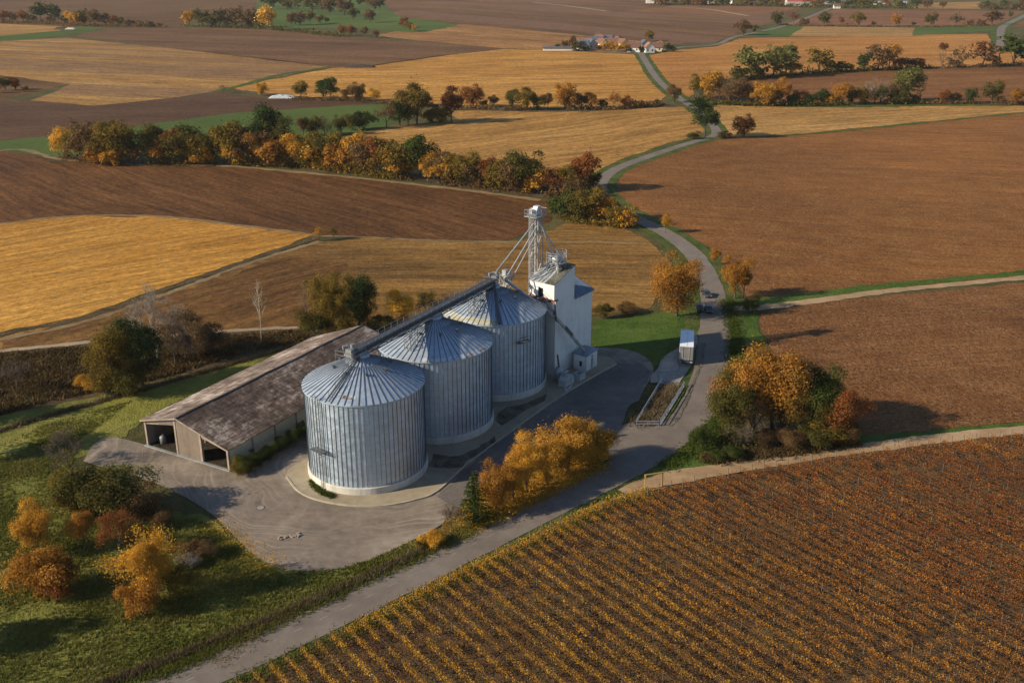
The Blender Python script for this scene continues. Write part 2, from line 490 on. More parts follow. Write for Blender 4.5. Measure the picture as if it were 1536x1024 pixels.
# left and middle
field('field', [(-500, 300), (0, 226), (90, 240), (200, 246), (330, 248), (512, 264), (700, 284), (800, 298), (838, 306), (825, 332), (790, 350), (760, 361), (640, 360), (530, 356), (470, 351), (400, 343), (240, 326), (100, 326), (0, 337), (-500, 420)], .06,
      field_mat('mid_plough', ((.056, .028, .013), (.100, .050, .022), (.155, .080, .036)), ang((560, 288), (790, 345)), 2.8, .65, .7, .6, bump=.6, patch=.008))
field('field', [(-600, 440), (0, 335), (100, 325), (240, 325), (380, 341), (470, 353), (380, 386), (250, 430), (120, 475), (0, 499), (-400, 600)], .07,
      field_mat('left_gold', ((.22, .11, .022), (.35, .185, .038), (.47, .28, .075)), ang((0, 440), (420, 362)), 2.4, .6, .6, .6, bump=.4, patch=.012, fleck=(.52, .33, .12), fleck_amt=.2, tram=20))
field('field', [(470, 365), (530, 357), (650, 361), (780, 362), (830, 345), (850, 335), (905, 338), (945, 346), (985, 372), (1008, 395), (1002, 425), (975, 462), (900, 472), (600, 484), (440, 488), (300, 498), (120, 512), (0, 526), (-300, 565), (-300, 560), (0, 506), (250, 438)], .06,
      field_mat('olive_stubble', ((.09, .050, .018), (.165, .094, .030), (.245, .15, .054)), ang((480, 420), (980, 420)), 3.0, .7, .9, .7, bump=.5, patch=.014, fleck=(.36, .24, .09), fleck_amt=.35, tram=18))
field('field', [(0, 512), (150, 470), (300, 428), (430, 385), (520, 395), (500, 440), (450, 488), (300, 498), (120, 512), (0, 525)], .07,
      field_mat('rough_brown', ((.065, .035, .016), (.12, .066, .026), (.19, .115, .045)), ang((0, 515), (430, 400)), 3.2, .6, .8, .6, bump=.5, patch=.02), 2)
# bank, ditch, meadow near the yard
field('scrub_ground', [(-300, 560), (0, 527), (140, 514), (330, 500), (450, 492), (560, 486), (600, 488), (560, 505), (470, 515), (400, 528), (330, 546), (270, 565), (160, 590), (60, 612), (-300, 690)], .06, M_scrub, 2)
field('meadow', [(-300, 660), (60, 606), (160, 590), (270, 565), (360, 540), (450, 512), (520, 505), (440, 530), (330, 575), (240, 612), (190, 655), (110, 690), (90, 760), (300, 770), (420, 850), (640, 800), (690, 790), (512, 893), (225, 1026), (160, 1075), (-400, 1075)], .05, M_meadow, 2)
field('meadow', [(-50, 700), (0, 672), (90, 632), (200, 590), (300, 563), (400, 533), (450, 516), (490, 508), (440, 528), (330, 575), (250, 610), (205, 635), (160, 650), (90, 668)], .075, M_bank, 2)
field('lawn', [(890, 482), (960, 474), (1050, 462), (1060, 480), (1042, 502), (1000, 545), (978, 560), (940, 530), (890, 522)], .07, M_lawn, 1.5)
field('lawn', [(1090, 470), (1135, 470), (1150, 510), (1140, 540), (1095, 560)], .05, M_lawn, 1.5)
field('scrub_ground', [(1070, 690), (1085, 640), (1110, 590), (1160, 560), (1290, 640), (1290, 668), (1180, 682), (1110, 692)], .075, M_scrub2, 2)
field('verge', [(985, 706), (1020, 690), (1060, 655), (1095, 600), (1160, 560), (1300, 655), (1400, 645), (1536, 634), (2000, 590), (2000, 600), (1536, 642), (1250, 674), (1100, 698), (1000, 716)], .065, M_lawn, 1.5)

# ------------------------------------------------------------------ roads, tracks, yard
def asphalt(name, base, light, dark, crack=.0, wheel=None):
    t = NT(name); p = t.pos()
    n1 = t.noise(p, .09, 5, .65, .8); n2 = t.noise(p, .7, 4, .7); n3 = t.noise(p, 9, 2, .6)
    f = t.math('ADD', t.math('MULTIPLY', n1, 1.0), t.math('MULTIPLY', n2, .45)); f = t.math('ADD', f, t.math('MULTIPLY', n3, .25))
    c = t.ramp(t.rng(f, .62, 1.08), [(0, dark), (.5, base), (1, light)])
    if crack:
        v = t.vor(t.mapped(p, .4, (1, 1, 1)), .16, 'DISTANCE_TO_EDGE')
        c = t.mix(t.math('MULTIPLY', t.rng(v, .03, .0), crack), c, tuple(x * .4 for x in dark))
    if wheel:                                                        # swept dust arcs left by turning lorries
        (cx, cy), amt, lightc = wheel
        sub = t.n('VectorMath', {0: p, 1: (cx, cy, 0)}, operation='SUBTRACT').outputs[0]
        ln = t.n('VectorMath', {0: sub}, operation='LENGTH').outputs['Value']
        wv = t.noise(t.n('CombineXYZ', {'X': t.math('ADD', ln, t.math('MULTIPLY', t.noise(p, .035, 3), 22.0)), 'Y': 0.0, 'Z': 0.0}).outputs[0], 1.1, 4, .75)
        msk = t.math('MULTIPLY', t.rng(wv, .50, .68), t.rng(t.noise(p, .06, 3, .6), .38, .6))
        c = t.mix(t.math('MULTIPLY', msk, amt), c, lightc)
        wd = t.math('MULTIPLY', t.rng(wv, .46, .33), t.rng(t.noise(p, .05, 3, .6), .42, .62))
        c = t.mix(t.math('MULTIPLY', wd, amt * .7), c, tuple(x * .55 for x in base))
    return t.bsdf(c, .9, 0, t.bump(n3, .2, .03), .2)


M_road = asphalt('road_asphalt', (.158, .128, .105), (.20, .167, .14), (.12, .098, .082))
M_yard = asphalt('yard_gravel', (.185, .147, .114), (.29, .235, .185), (.10, .082, .068), 0, (at(545, 690), .9, (.40, .32, .24)))
M_yard2 = asphalt('yard_asphalt', (.125, .108, .095), (.175, .152, .13), (.088, .076, .068), 0, (at(860, 560), .5, (.2, .18, .16)))
M_pad = asphalt('concrete_pad', (.30, .245, .165), (.38, .32, .225), (.22, .175, .115), .15)
M_track = asphalt('dirt_track', (.30, .195, .105), (.40, .275, .16), (.2, .125, .062))
M_track2 = asphalt('far_track', (.26, .19, .12), (.36, .27, .18), (.18, .13, .08))
M_dust = asphalt('dusty_margin', (.19, .125, .06), (.27, .19, .10), (.11, .075, .035))
M_kerb = plain_mat('kerb_stone', (.36, .31, .22), .85)

ROAD = [at(*p) for p in [(60, 1120), (275, 1024), (512, 915), (700, 822), (800, 772), (900, 722), (960, 690), (1010, 653), (1048, 610), (1066, 560), (1072, 510), (1072, 465), (1066, 430), (1053, 400), (1033, 375), (998, 350), (950, 326), (915, 306), (901, 288), (905, 269), (928, 252), (968, 237), (1012, 222), (1055, 209), (1073, 203), (1071, 190), (1050, 168), (1018, 147), (988, 121), (968, 92), (961, 80)]]
ribbon('road_verge', ROAD, [9, 9, 9, 9, 9, 9, 10, 11, 12, 12, 12, 12, 12, 12, 11, 11, 12, 11, 10, 10, 10, 10, 10, 11, 11, 11, 11, 11, 11, 11, 12], .09, M_verge, 1.2)
ribbon('road', ROAD, [5.6, 5.5, 5.4, 5.4, 5.4, 5.5, 5.8, 6.2, 6.4, 6.4, 6.2, 5.8, 5.4, 5.2, 5.0, 4.8, 4.6, 4.6, 4.4, 4.2, 4.0, 4.0, 4.2, 4.4, 4.4, 4.2, 4.2, 4.4, 4.6, 4.8, 5], .14, M_road, .25)
ROADC = crom(ROAD)
# faint worn dashes along the middle of the straight
M_paint = plain_mat('worn_paint', (.23, .205, .18), .8, var=.4, sc_=3)
mb = MB()
cl = [Vector((*p, 0)) for p in ROADC if 80 < p[1] < 126]
acc = 0; last = cl[0]; pen = 0
L = 0
for p, q in zip(cl, cl[1:]):
    d = (q - p); l = d.length; d.normalize(); s_ = Vector((-d.y, d.x, 0)) * .05
    tpos = 0
    while tpos < l:
        ph = (L + tpos) % 3.2
        if ph < 1.3 and random.random() < .9:
            a = p + d * tpos; b = p + d * min(l, tpos + .35)
            mb.add([(a - s_) + Vector((0, 0, .146)), (b - s_) + Vector((0, 0, .146)), (b + s_) + Vector((0, 0, .146)), (a + s_) + Vector((0, 0, .146))], [(0, 1, 2, 3)])
        tpos += .35
    L += l
tag(part('road_marking', mb, M_paint, fix=False), kind='structure')
# far lanes
ribbon('road', [at(*p) for p in [(820, 75), (900, 78), (961, 80), (990, 76), (1025, 71), (1075, 67), (1105, 55), (1180, 38), (1245, 13), (1262, 6)]], [4, 5, 5, 5, 5, 5, 5, 6, 7, 8], .12, M_road, .3)
ribbon('road_verge', [at(*p) for p in [(1500, 78), (1502, 60), (1503, 42), (1520, 32), (1545, 20)]], 18, .09, M_verge, 1)
ribbon('road', [at(*p) for p in [(1500, 78), (1502, 60), (1503, 42), (1520, 32), (1545, 20)]], 8, .12, M_road, .3)
ribbon('field_margin', [at(*p) for p in [(325, 137), (365, 128), (420, 113), (495, 101)]], 7, .11, M_verge, 2)
ribbon('path', [at(*p) for p in [(800, 4), (850, 9), (910, 17)]], 8, .08, M_track2, 1)
ribbon('path', [at(*p) for p in [(1122, 24), (1060, 14), (1000, 10)]], 8, .08, M_track2, 1)
# field tracks on the right
ribbon('field_margin', [at(*p) for p in [(1095, 462), (1160, 452), (1240, 441), (1340, 428), (1536, 409), (1800, 380)]], [6, 4.5, 3.5, 3, 3, 3], .085, M_lawn, 1.2)
ribbon('track', [at(*p) for p in [(1078, 462), (1140, 462), (1240, 449), (1340, 436), (1440, 426), (1536, 417), (1800, 392)]], [3.5, 3, 2.6, 2.6, 2.6, 2.6, 2.6], .10, M_track, .8)
ribbon('track', [at(*p) for p in [(940, 742), (985, 723), (1040, 711), (1100, 702), (1180, 689), (1250, 678), (1330, 668), (1420, 656), (1536, 645), (1700, 630)]], [4, 3.6, 3.2, 3.0, 2.9, 2.9, 2.9, 2.9, 2.9, 2.9], .10, M_track, .5)
# left: ditch and track between gold field and stubble, dirt track, pale margins
ribbon('field_margin', [at(*p) for p in [(-200, 560), (0, 503), (120, 478), (250, 434), (380, 388), (475, 357)]], 2.2, .105, M_scrub, 1.0)
ribbon('track', [at(*p) for p in [(-200, 575), (0, 511), (120, 485), (250, 441), (380, 393), (480, 362)]], 1.6, .10, M_dust, 1.0)
ribbon('track', [at(*p) for p in [(-100, 535), (0, 527), (140, 513), (230, 505), (310, 499), (390, 494), (450, 491)]], 1.7, .11, M_track2, .6)
ribbon('field_margin', [at(*p) for p in [(470, 354), (540, 356), (650, 361), (760, 363), (860, 364), (970, 366)]], 1.2, .11, M_dust, .8)
ribbon('field_margin', [at(*p) for p in [(-300, 290), (0, 226), (90, 239), (200, 247), (330, 249), (512, 265), (700, 286), (810, 301)]], 2.6, .105, M_dust, 1.2)
ribbon('field_margin', [at(*p) for p in [(0, 336), (100, 325), (240, 325), (380, 341), (470, 352)]], 1.6, .11, M_dust, 1.0)
ribbon('field_margin', [at(*p) for p in [(1080, 208), (1200, 202), (1350, 188), (1536, 169), (1800, 140)]], 3, .11, M_verge, 2)
ribbon('field_margin', [at(*p) for p in [(360, 137), (450, 147), (590, 155), (700, 163), (850, 166), (985, 160), (1035, 158)]], 9, .10, M_scrub, 4)
ribbon('field_margin', [at(*p) for p in [(1040, 152), (1100, 157), (1250, 160), (1400, 158), (1600, 157)]], 9, .10, M_verge, 4)
ribbon('field_margin', [at(*p) for p in [(1050, 134), (1110, 117), (1200, 110), (1390, 102), (1600, 97)]], 9, .10, M_scrub, 4)
ribbon('field_margin', [at(*p) for p in [(80, 238), (200, 244), (330, 244), (470, 250), (600, 264), (720, 280), (830, 296)]], 9, .10, M_scrub, 3)
ribbon('field_margin', [at(*p) for p in [(110, 40), (200, 41), (300, 42), (400, 44), (515, 56)]], 12, .10, M_scrub, 4)
ribbon('field_margin', [at(*p) for p in [(1165, 38), (1240, 39), (1380, 40), (1495, 38)]], 12, .10, M_scrub, 4)

# yard: loop of gravel in front of the silos and asphalt beside them
YARD = [(125, 692), (140, 668), (165, 656), (220, 668), (350, 706), (400, 690), (470, 640), (560, 560), (700, 520), (800, 520), (890, 522), (935, 524), (965, 534), (980, 552), (972, 575), (950, 600), (935, 625), (918, 650), (880, 655), (780, 682), (720, 735), (690, 768), (640, 800), (560, 838), (510, 853), (460, 857), (420, 853), (385, 836), (355, 808), (318, 772), (270, 742), (225, 722), (180, 710)]
yc = crom([at(*p) for p in YARD + YARD[:1]], 1.2)[:-1]
sheet('yard', yc, .11, M_yard)
field('yard_asphalt', [(690, 770), (655, 745), (745, 655), (830, 592), (925, 545), (960, 545), (976, 560), (966, 585), (945, 608), (930, 640), (960, 655), (955, 690), (930, 705), (905, 672), (915, 652), (880, 652), (780, 680), (720, 735)], .125, M_yard2, 1.5)
field('yard_asphalt', [(925, 640), (955, 632), (1000, 636), (1030, 600), (1050, 560), (1052, 520), (1046, 500), (1060, 470), (1075, 470), (1080, 520), (1075, 570), (1050, 620), (1010, 660), (960, 695), (930, 705)], .13, M_road, .6)
# island of leaf litter between yard and road
ISL = [(640, 812), (700, 752), (770, 690), (860, 655), (905, 655), (916, 668), (905, 690), (850, 722), (770, 762), (700, 796), (655, 820)]
field('leaf_ground', ISL, .15, M_litter, 1.5)
# concrete apron round the silos with its kerb
PAD = [(430, 716), (448, 738), (480, 752), (530, 760), (580, 759), (625, 750), (655, 738), (700, 698), (760, 653), (830, 603), (880, 572), (925, 547), (900, 535), (860, 545), (780, 560), (650, 600), (520, 660), (440, 700)]
pc = crom([at(*p) for p in PAD + PAD[:1]], 1.0)[:-1]
sheet('concrete_apron', pc, .20, M_pad)
kl = crom([at(*p) for p in PAD[:12]], 1.0)
mb = MB()
for p, q in zip(kl, kl[1:]): mb.beam((*p, .13), (*q, .13), .28, .26)
tag(part('kerb', mb, M_kerb), kind='structure')
M_soilpit = grass_mat('bare_wet_soil', (.06, .05, .04), (.12, .10, .075), (.21, .175, .125), sc_=.5)
for poly in ([(640, 700), (650, 682), (690, 685), (742, 655), (745, 668), (700, 692), (675, 704)], [(745, 625), (760, 612), (790, 606), (820, 592), (818, 602), (780, 622), (752, 640)]):
    field('bare_soil', poly, .215, M_soilpit, 2)

# ------------------------------------------------------------------ silos
def steel(name, col, metal, rough, rings=0.0, stain=(.30, .31, .31), stain_amt=.35, even=False):
    t = NT(name); p = t.obj()
    st = t.mapped(p, 0, (1.2, 1.2, .10))
    n = t.noise(p if even else st, .9, 4, .65); n2 = t.noise(p, .35, 3, .6)
    c = t.ramp(t.rng(n, .3, .7), [(0, tuple(x * (.86 if even else .72) for x in col)), (.5, col), (1, tuple(min(1, x * 1.18) for x in col))])
    c = t.mix(t.math('MULTIPLY', t.rng(n2, .52, .72), stain_amt), c, stain)
    nrm = None
    if rings:
        z = t.n('SeparateXYZ', {0: p}).outputs[2]
        fr = t.math('FRACT', t.math('DIVIDE', z, rings))
        ln = t.rng(t.math('ABSOLUTE', t.math('SUBTRACT', fr, .5)), .46, .5)
        c = t.mix(t.math('MULTIPLY', ln, .35), c, tuple(x * .5 for x in col))
        # sheets of slightly different weathering between ring joints
        cell = t.math('FLOOR', t.math('DIVIDE', z, rings))
        wn = t.n('TexWhiteNoise', {'W': cell}, noise_dimensions='1D').outputs[0]
        c = t.mix(t.math('MULTIPLY', wn, .18), c, tuple(x * .6 for x in col))
        cor = t.n('TexWave', {'Vector': p, 'Scale': 1.6}, bands_direction='Z').outputs[1]
        nrm = t.bump(cor, .35, .05)
    r = t.rng(n, .3, .7, rough * .8, rough * 1.2)
    return t.bsdf(c, r, metal, nrm, .4)


M_wall = steel('galvanised_wall', (.50, .585, .68), .85, .50, 1.14, (.42, .45, .48), .25, True)
M_rib = steel('galvanised_post', (.10, .125, .16), .4, .5)
M_roof = steel('galvanised_roof', (.37, .43, .50), .40, .48, 0, (.32, .33, .34), .25, True)
M_roofrib = steel('roof_rib_metal', (.13, .15, .18), .4, .5)
M_conc = plain_mat('pale_concrete', (.50, .47, .41), .85, sc_=.4, streak=True)
M_metal = plain_mat('grey_metal', (.36, .37, .38), .5, .5)
M_dark = plain_mat('dark_metal', (.10, .105, .115), .5, .4)
M_lightmetal = plain_mat('bright_galvanised', (.46, .465, .46), .45, .4)
M_rust = None
M_black = plain_mat('sooty_metal', (.06, .065, .075), .55, .4)
M_mid = plain_mat('weathered_metal', (.22, .225, .23), .55, .4)


def patch_mat(name, a, b, base, thr):
    t = NT(name); p = t.obj(); n = t.noise(t.mapped(p, 0, (.8, .8, 2)), 1.2, 5, .7)
    c = t.mix(t.rng(n, thr, thr + .10), base, t.ramp(t.noise(p, 3, 3), [(.3, a), (.7, b)]))
    return t.bsdf(c, .65, .25)


M_rust = patch_mat('rusted_sheet', (.09, .055, .035), (.18, .115, .07), (.46, .50, .54), .44)
M_rust2 = patch_mat('rust_stained_eave', (.24, .16, .12), (.36, .28, .23), (.47, .51, .55), .50)
M_lichen = patch_mat('lichen_sheet', (.38, .33, .15), (.46, .42, .27), (.48, .51, .53), .44)

R, HB, HE, HA = 8.9, 1.0, 13.75, 18.0
S1, S3 = Vector((-21.2, 131.6, 0)), Vector((-3.1, 163.6, 0))
S2 = (S1 + S3) / 2
ROWD = (S3 - S1).normalized(); ROWN = Vector((ROWD.y, -ROWD.x, 0))   # ROWN points to the yard side


def cone(r, off=0.0): return HE + .12 + (HA - HE) * (1 - r / (R + .25)) + off


def sector(mb, r0, r1, a0, a1, off, n=10):
    k = max(2, n)
    vs = []
    for i in range(k + 1):
        t = math.radians(a0 + (a1 - a0) * i / k)
        for r in (r0, r1): vs.append((r * math.cos(t), r * math.sin(t), cone(r, off)))
    mb.add(vs, [(2 * i, 2 * i + 1, 2 * i + 3, 2 * i + 2) for i in range(k)])


def make_silo(loc, label):
    s = thing('grain_silo', label, 'silo', loc, 0, 'corrugated steel grain silos in a row')
    mb = MB(); mb.lathe([(R + .30, -.1), (R + .30, HB + .15), (R + .22, HB + .25), (R - .3, HB + .25)], 72); part('foundation', mb, M_conc, s)
    mb = MB(); mb.lathe([(R, HB + .2), (R, HE)], 120); part('wall', mb, M_wall, s, True)
    mb = MB()
    NS = 78
    for i in range(NS):
        t = 2 * PI * i / NS
        mb.box(((R + .035) * math.cos(t), (R + .035) * math.sin(t), (HB + .25 + HE) / 2), (.10, .03, HE - HB - .3), t)
    part('stiffener', mb, M_rib, s)
    mb = MB()
    prof = [(R + .25, HE - .10), (R + .25, cone(R + .25)), (1.1, cone(1.1)), (1.1, cone(1.1) + .45), (0, cone(1.1) + .6)]
    mb.lathe(prof, 96)
    roof = part('roof', mb, M_roof, s)
    mb = MB()
    NR = 56
    for i in range(NR):
        t = 2 * PI * (i + .5) / NR
        c_, s_ = math.cos(t), math.sin(t)
        r1 = R + .28; r0 = 1.15 if i % 2 == 0 else 2.6
        mb.beam((r0 * c_, r0 * s_, cone(r0) + .04), (r1 * c_, r1 * s_, cone(r1) + .04), .085, .11)
    part('roof_rib', mb, M_roofrib, roof)
    for i in range(8):                                              # roof ventilators
        t = 2 * PI * (i + .35) / 8
        r = 4.2
        m2 = MB(); c_, s_ = math.cos(t), math.sin(t)
        m2.box((r * c_, r * s_, cone(r) + .22), (.34, .3, .34), t); m2.box((r * c_ + .08 * c_, r * s_ + .08 * s_, cone(r) + .40), (.5, .38, .06), t)
        part('roof_vent', m2, M_dark, roof)
    return s, roof


def ladder(mb, a, b, out, w=.45, step=.32, cage=False):
    a, b, out = Vector(a), Vector(b), Vector(out).normalized()
    d = (b - a); L = d.length; d.normalize(); side = d.cross(out).normalized()
    for k in (-1, 1): mb.beam(a + side * k * w / 2, b + side * k * w / 2, .07, .07)
    n = int(L / step)
    for i in range(n + 1):
        p = a + d * (L * i / n)
        mb.beam(p - side * w / 2, p + side * w / 2, .05, .05)
    if cage:
        nh = int(L / 1.2)
        for i in range(2, nh + 1):
            p = a + d * (L * i / nh); prev = None
            for k in range(7):
                t = PI * k / 6
                q = p + side * math.cos(t) * .38 + out * math.sin(t) * .7
                if prev is not None: mb.beam(prev, q, .05, .05)
                prev = q
        for k in (1, 3, 5):
            t = PI * k / 6; o2 = side * math.cos(t) * .38 + out * math.sin(t) * .7
            mb.beam(a + d * 2.4 + o2, b + o2, .04, .04)


silo1, roof1 = make_silo(S1, 'sunlit pale steel silo with ladder and landing on its wall, nearest the road')
silo1.scale = (.955, .955, 1)
silo2, roof2 = make_silo(S2, 'middle grain silo with rust streaked roof edge, standing between the other two silos')
silo3, roof3 = make_silo(S3, 'grain silo beside the white elevator building, yellow stained roof rim and dark roof pipe')

# ladder, landing and roof ladder of the front silo
la = math.radians(-128); lc, ls = math.cos(la), math.sin(la)
mb = MB(); ladder(mb, ((R + .45) * lc, (R + .45) * ls, .3), ((R + .45) * lc, (R + .45) * ls, HE + .9), (lc, ls, 0), cage=True)
part('wall_ladder', mb, M_metal, silo1)
mb = MB()
mb.box(((R + .75) * lc, (R + .75) * ls, 6.4), (1.1, 2.6, .10), la)
for k in (-1.25, -.4, .4, 1.25):
    px_, py_ = (R + 1.25) * lc - k * ls, (R + 1.25) * ls + k * lc
    mb.tube((px_, py_, 6.4), (px_, py_, 7.5), .035)
for z in (6.95, 7.5): mb.tube(((R + 1.25) * lc + 1.25 * ls, (R + 1.25) * ls - 1.25 * lc, z), ((R + 1.25) * lc - 1.25 * ls, (R + 1.25) * ls + 1.25 * lc, z), .035)
mb.beam(((R + .1) * lc, (R + .1) * ls, 5.3), ((R + 1.2) * lc, (R + 1.2) * ls, 6.35), .08, .08)
part('landing', mb, M_dark, silo1)
ra = math.radians(-116); rc, rs = math.cos(ra), math.sin(ra)
mb = MB()
ladder(mb, ((R + .2) * rc, (R + .2) * rs, cone(R, .22)), (1.4 * rc, 1.4 * rs, cone(1.4, .25)), (-rs * 0 + rc * .45, rs * .45, .9), .6, .4)
for k in range(5):
    r = R - .6 - k * 1.7
    for s_ in (-.34, .34):
        mb.tube((r * rc - s_ * rs, r * rs + s_ * rc, cone(r)), (r * rc - s_ * rs, r * rs + s_ * rc, cone(r) + .95), .03)
for s_ in (-.34, .34):
    mb.tube(((R - .6) * rc - s_ * rs, (R - .6) * rs + s_ * rc, cone(R - .6) + .95), ((R - 7.4) * rc - s_ * rs, (R - 7.4) * rs + s_ * rc, cone(R - 7.4) + .95), .03)
part('roof_ladder', mb, M_dark, roof1)
mb = MB(); sector(mb, 7.55, 8.1, -107, -90, .03, 14); sector(mb, 7.2, 7.5, -113, -106, .03, 6)
part('rust_patch', mb, M_rust, roof1, fix=False)
mb = MB(); sector(mb, R - .55, R + .27, -100, -5, .03, 40); part('rusty_edge', mb, M_rust2, roof2, fix=False)
mb = MB(); sector(mb, R - 1.1, R + .27, -168, -84, .03, 40); part('lichen_edge', mb, M_lichen, roof3, fix=False)
mb = MB(); da = math.radians(-84); mb.beam((.9 * math.cos(da), .9 * math.sin(da), cone(.9) + .35), ((R + .3) * math.cos(da), (R + .3) * math.sin(da), cone(R) + .25), .42, .35)
mb.tube((.9 * math.cos(da + .1), .9 * math.sin(da + .1), cone(.9) + .9), ((R + .2) * math.cos(da + .04), (R + .2) * math.sin(da + .04), cone(R) + .35), .10)
part('roof_pipe', mb, M_dark, roof3)
mb = MB(); pa = math.radians(-58); pc_, ps_ = math.cos(pa), math.sin(pa)
mb.box(((R + .6) * pc_, (R + .6) * ps_, 10.6), (.9, 2.4, .10), pa)
for z in (11.1, 11.6): mb.tube(((R + 1) * pc_ + 1.2 * ps_, (R + 1) * ps_ - 1.2 * pc_, z), ((R + 1) * pc_ - 1.2 * ps_, (R + 1) * ps_ + 1.2 * pc_, z), .03)
for k in (-1.2, 0, 1.2): mb.tube(((R + 1) * pc_ - k * ps_, (R + 1) * ps_ + k * pc_, 10.6), ((R + 1) * pc_ - k * ps_, (R + 1) * ps_ + k * pc_, 11.6), .03)
part('landing', mb, M_dark, silo3)

# ------------------------------------------------------------------ conveyor gallery over the silo tops
Z0 = HA + .25
A0 = S1 - ROWD * 2.0 - ROWN * .2; A1 = S3 + ROWD * 1.0 - ROWN * .2
cv = thing('overhead_conveyor', 'long dark conveyor with walkway and handrails running over the three silo tops', 'conveyor', A0)


def rel(p, z): return (p.x - A0.x, p.y - A0.y, z)


mb = MB()
mb.beam(rel(A0, Z0 + .35), rel(A1, Z0 + .35), 1.0, .72); mb.beam(rel(A0, Z0 + .78), rel(A1, Z0 + .78), 1.25, .08)
for sg_ in (-1, 1):
    mb.beam(rel(A0 + ROWN * .55 * sg_, Z0 - .45), rel(A1 + ROWN * .55 * sg_, Z0 - .45), .12, .14)
    for i in range(int((A1 - A0).length / 1.6)):
        a_, b_ = A0 + ROWD * (i * 1.6) + ROWN * .55 * sg_, A0 + ROWD * ((i + 1) * 1.6) + ROWN * .55 * sg_
        mb.beam(rel(a_, Z0 - .45 if i % 2 else Z0 + .05), rel(b_, Z0 + .05 if i % 2 else Z0 - .45), .08, .08)
L = (A1 - A0).length
for i in range(int(L / 2.4) + 1):
    p = A0 + ROWD * (i * 2.4); mb.beam(rel(p - ROWN * .5, Z0 + .35), rel(p + ROWN * .5, Z0 + .35), .10, .72)
part('trough', mb, M_black, cv)
mb = MB()
mb.beam(rel(A0 - ROWN * .95, Z0 + .1), rel(A1 - ROWN * .95, Z0 + .1), .85, .07)
for sgn in (.5, -1.38): mb.beam(rel(A0 + ROWN * sgn, Z0 - .1), rel(A1 + ROWN * sgn, Z0 - .1), .12, .3)
n = int(L / .9)
for i in range(n):
    a = A0 + ROWD * (L * i / n)
    mb.beam(rel(a + ROWN * .5, Z0 - .1), rel(a - ROWN * 1.38, Z0 - .1), .07, .1)
part('walkway', mb, M_metal, cv)
for sgn in (-1.38, .55):
    mb = MB()
    for i in range(int(L / 1.6) + 1):
        p = A0 + ROWD * min(L, i * 1.6) + ROWN * sgn; mb.tube(rel(p, Z0), rel(p, Z0 + 1.15), .035, n=5)
    for z in (.6, 1.15): mb.tube(rel(A0 + ROWN * sgn, Z0 + z), rel(A1 + ROWN * sgn, Z0 + z), .035, n=5)
    part('handrail', mb, M_mid, cv)


def lattice(mb, c, ux, uy, w, d, z0, z1, bays, r=.05, br=.03, diag=True):
    c, ux, uy = Vector(c), Vector(ux), Vector(uy)
    cs = [c + ux * (a * w / 2) + uy * (b * d / 2) for a, b in ((-1, -1), (1, -1), (1, 1), (-1, 1))]
    for p in cs: mb.beam((p.x, p.y, z0), (p.x, p.y, z1), r * 2, r * 2)
    for k in range(bays + 1):
        z = z0 + (z1 - z0) * k / bays
        for i in range(4):
            p, q = cs[i], cs[(i + 1) % 4]
            mb.beam((p.x, p.y, z), (q.x, q.y, z), br * 2, br * 2)
            if diag and k < bays:
                z2 = z0 + (z1 - z0) * (k + 1) / bays
                a, b = (p, q) if (k + i) % 2 else (q, p)
                mb.beam((a.x, a.y, z), (b.x, b.y, z2), br * 2, br * 2)


for Sx in (S2, S3):
    mb = MB(); p = Sx - ROWD * 6.6 - A0 + ROWN * .1
    lattice(mb, (p.x, p.y, 0), ROWD, ROWN, 2.0, 1.1, cone(6.6) - .1, Z0 - .2, 3)
    part('trestle', mb, M_metal, cv)
# machinery at both ends
for k, P in enumerate((A0 - ROWD * .3, A1 - ROWD * .2)):
    mb = MB()
    c = P - A0
    mb.box((c.x, c.y, Z0 + .65), (1.0, 1.0, 1.1), math.atan2(ROWD.y, ROWD.x)); mb.box((c.x - ROWN.x * .9, c.y - ROWN.y * .9, Z0 + 1.2), (.7, .6, .6), .4)
    mb.tube((c.x + .3, c.y, Z0 + 1.4), (c.x + .3, c.y, Z0 + 1.9), .3, n=10)
    mb.tube((c.x, c.y, Z0), (c.x + ROWD.x * 2 * (1 if k == 0 else -1), c.y + ROWD.y * 2 * (1 if k == 0 else -1), HA - .3), .28, n=8)
    part('drive_head', mb, M_mid, cv)
    mb = MB()
    for a, b in ((-1.5, -1.5), (1.5, -1.5), (1.5, 1.5), (-1.5, 1.5)):
        q = c + ROWD * a + ROWN * b; mb.tube((q.x, q.y, Z0 - .2), (q.x, q.y, Z0 + 1.2), .035, n=5)
    for z in (.6, 1.2):
        for (a, b), (e_, f_) in zip(((-1.5, -1.5), (1.5, -1.5), (1.5, 1.5), (-1.5, 1.5)), ((1.5, -1.5), (1.5, 1.5), (-1.5, 1.5), (-1.5, -1.5))):
            if k == 0 and a == 1.5 and e_ == 1.5: continue
            p, q = c + ROWD * a + ROWN * b, c + ROWD * e_ + ROWN * f_
            mb.tube((p.x, p.y, Z0 + z), (q.x, q.y, Z0 + z), .035, n=5)
    part('end_rail', mb, M_mid, cv)

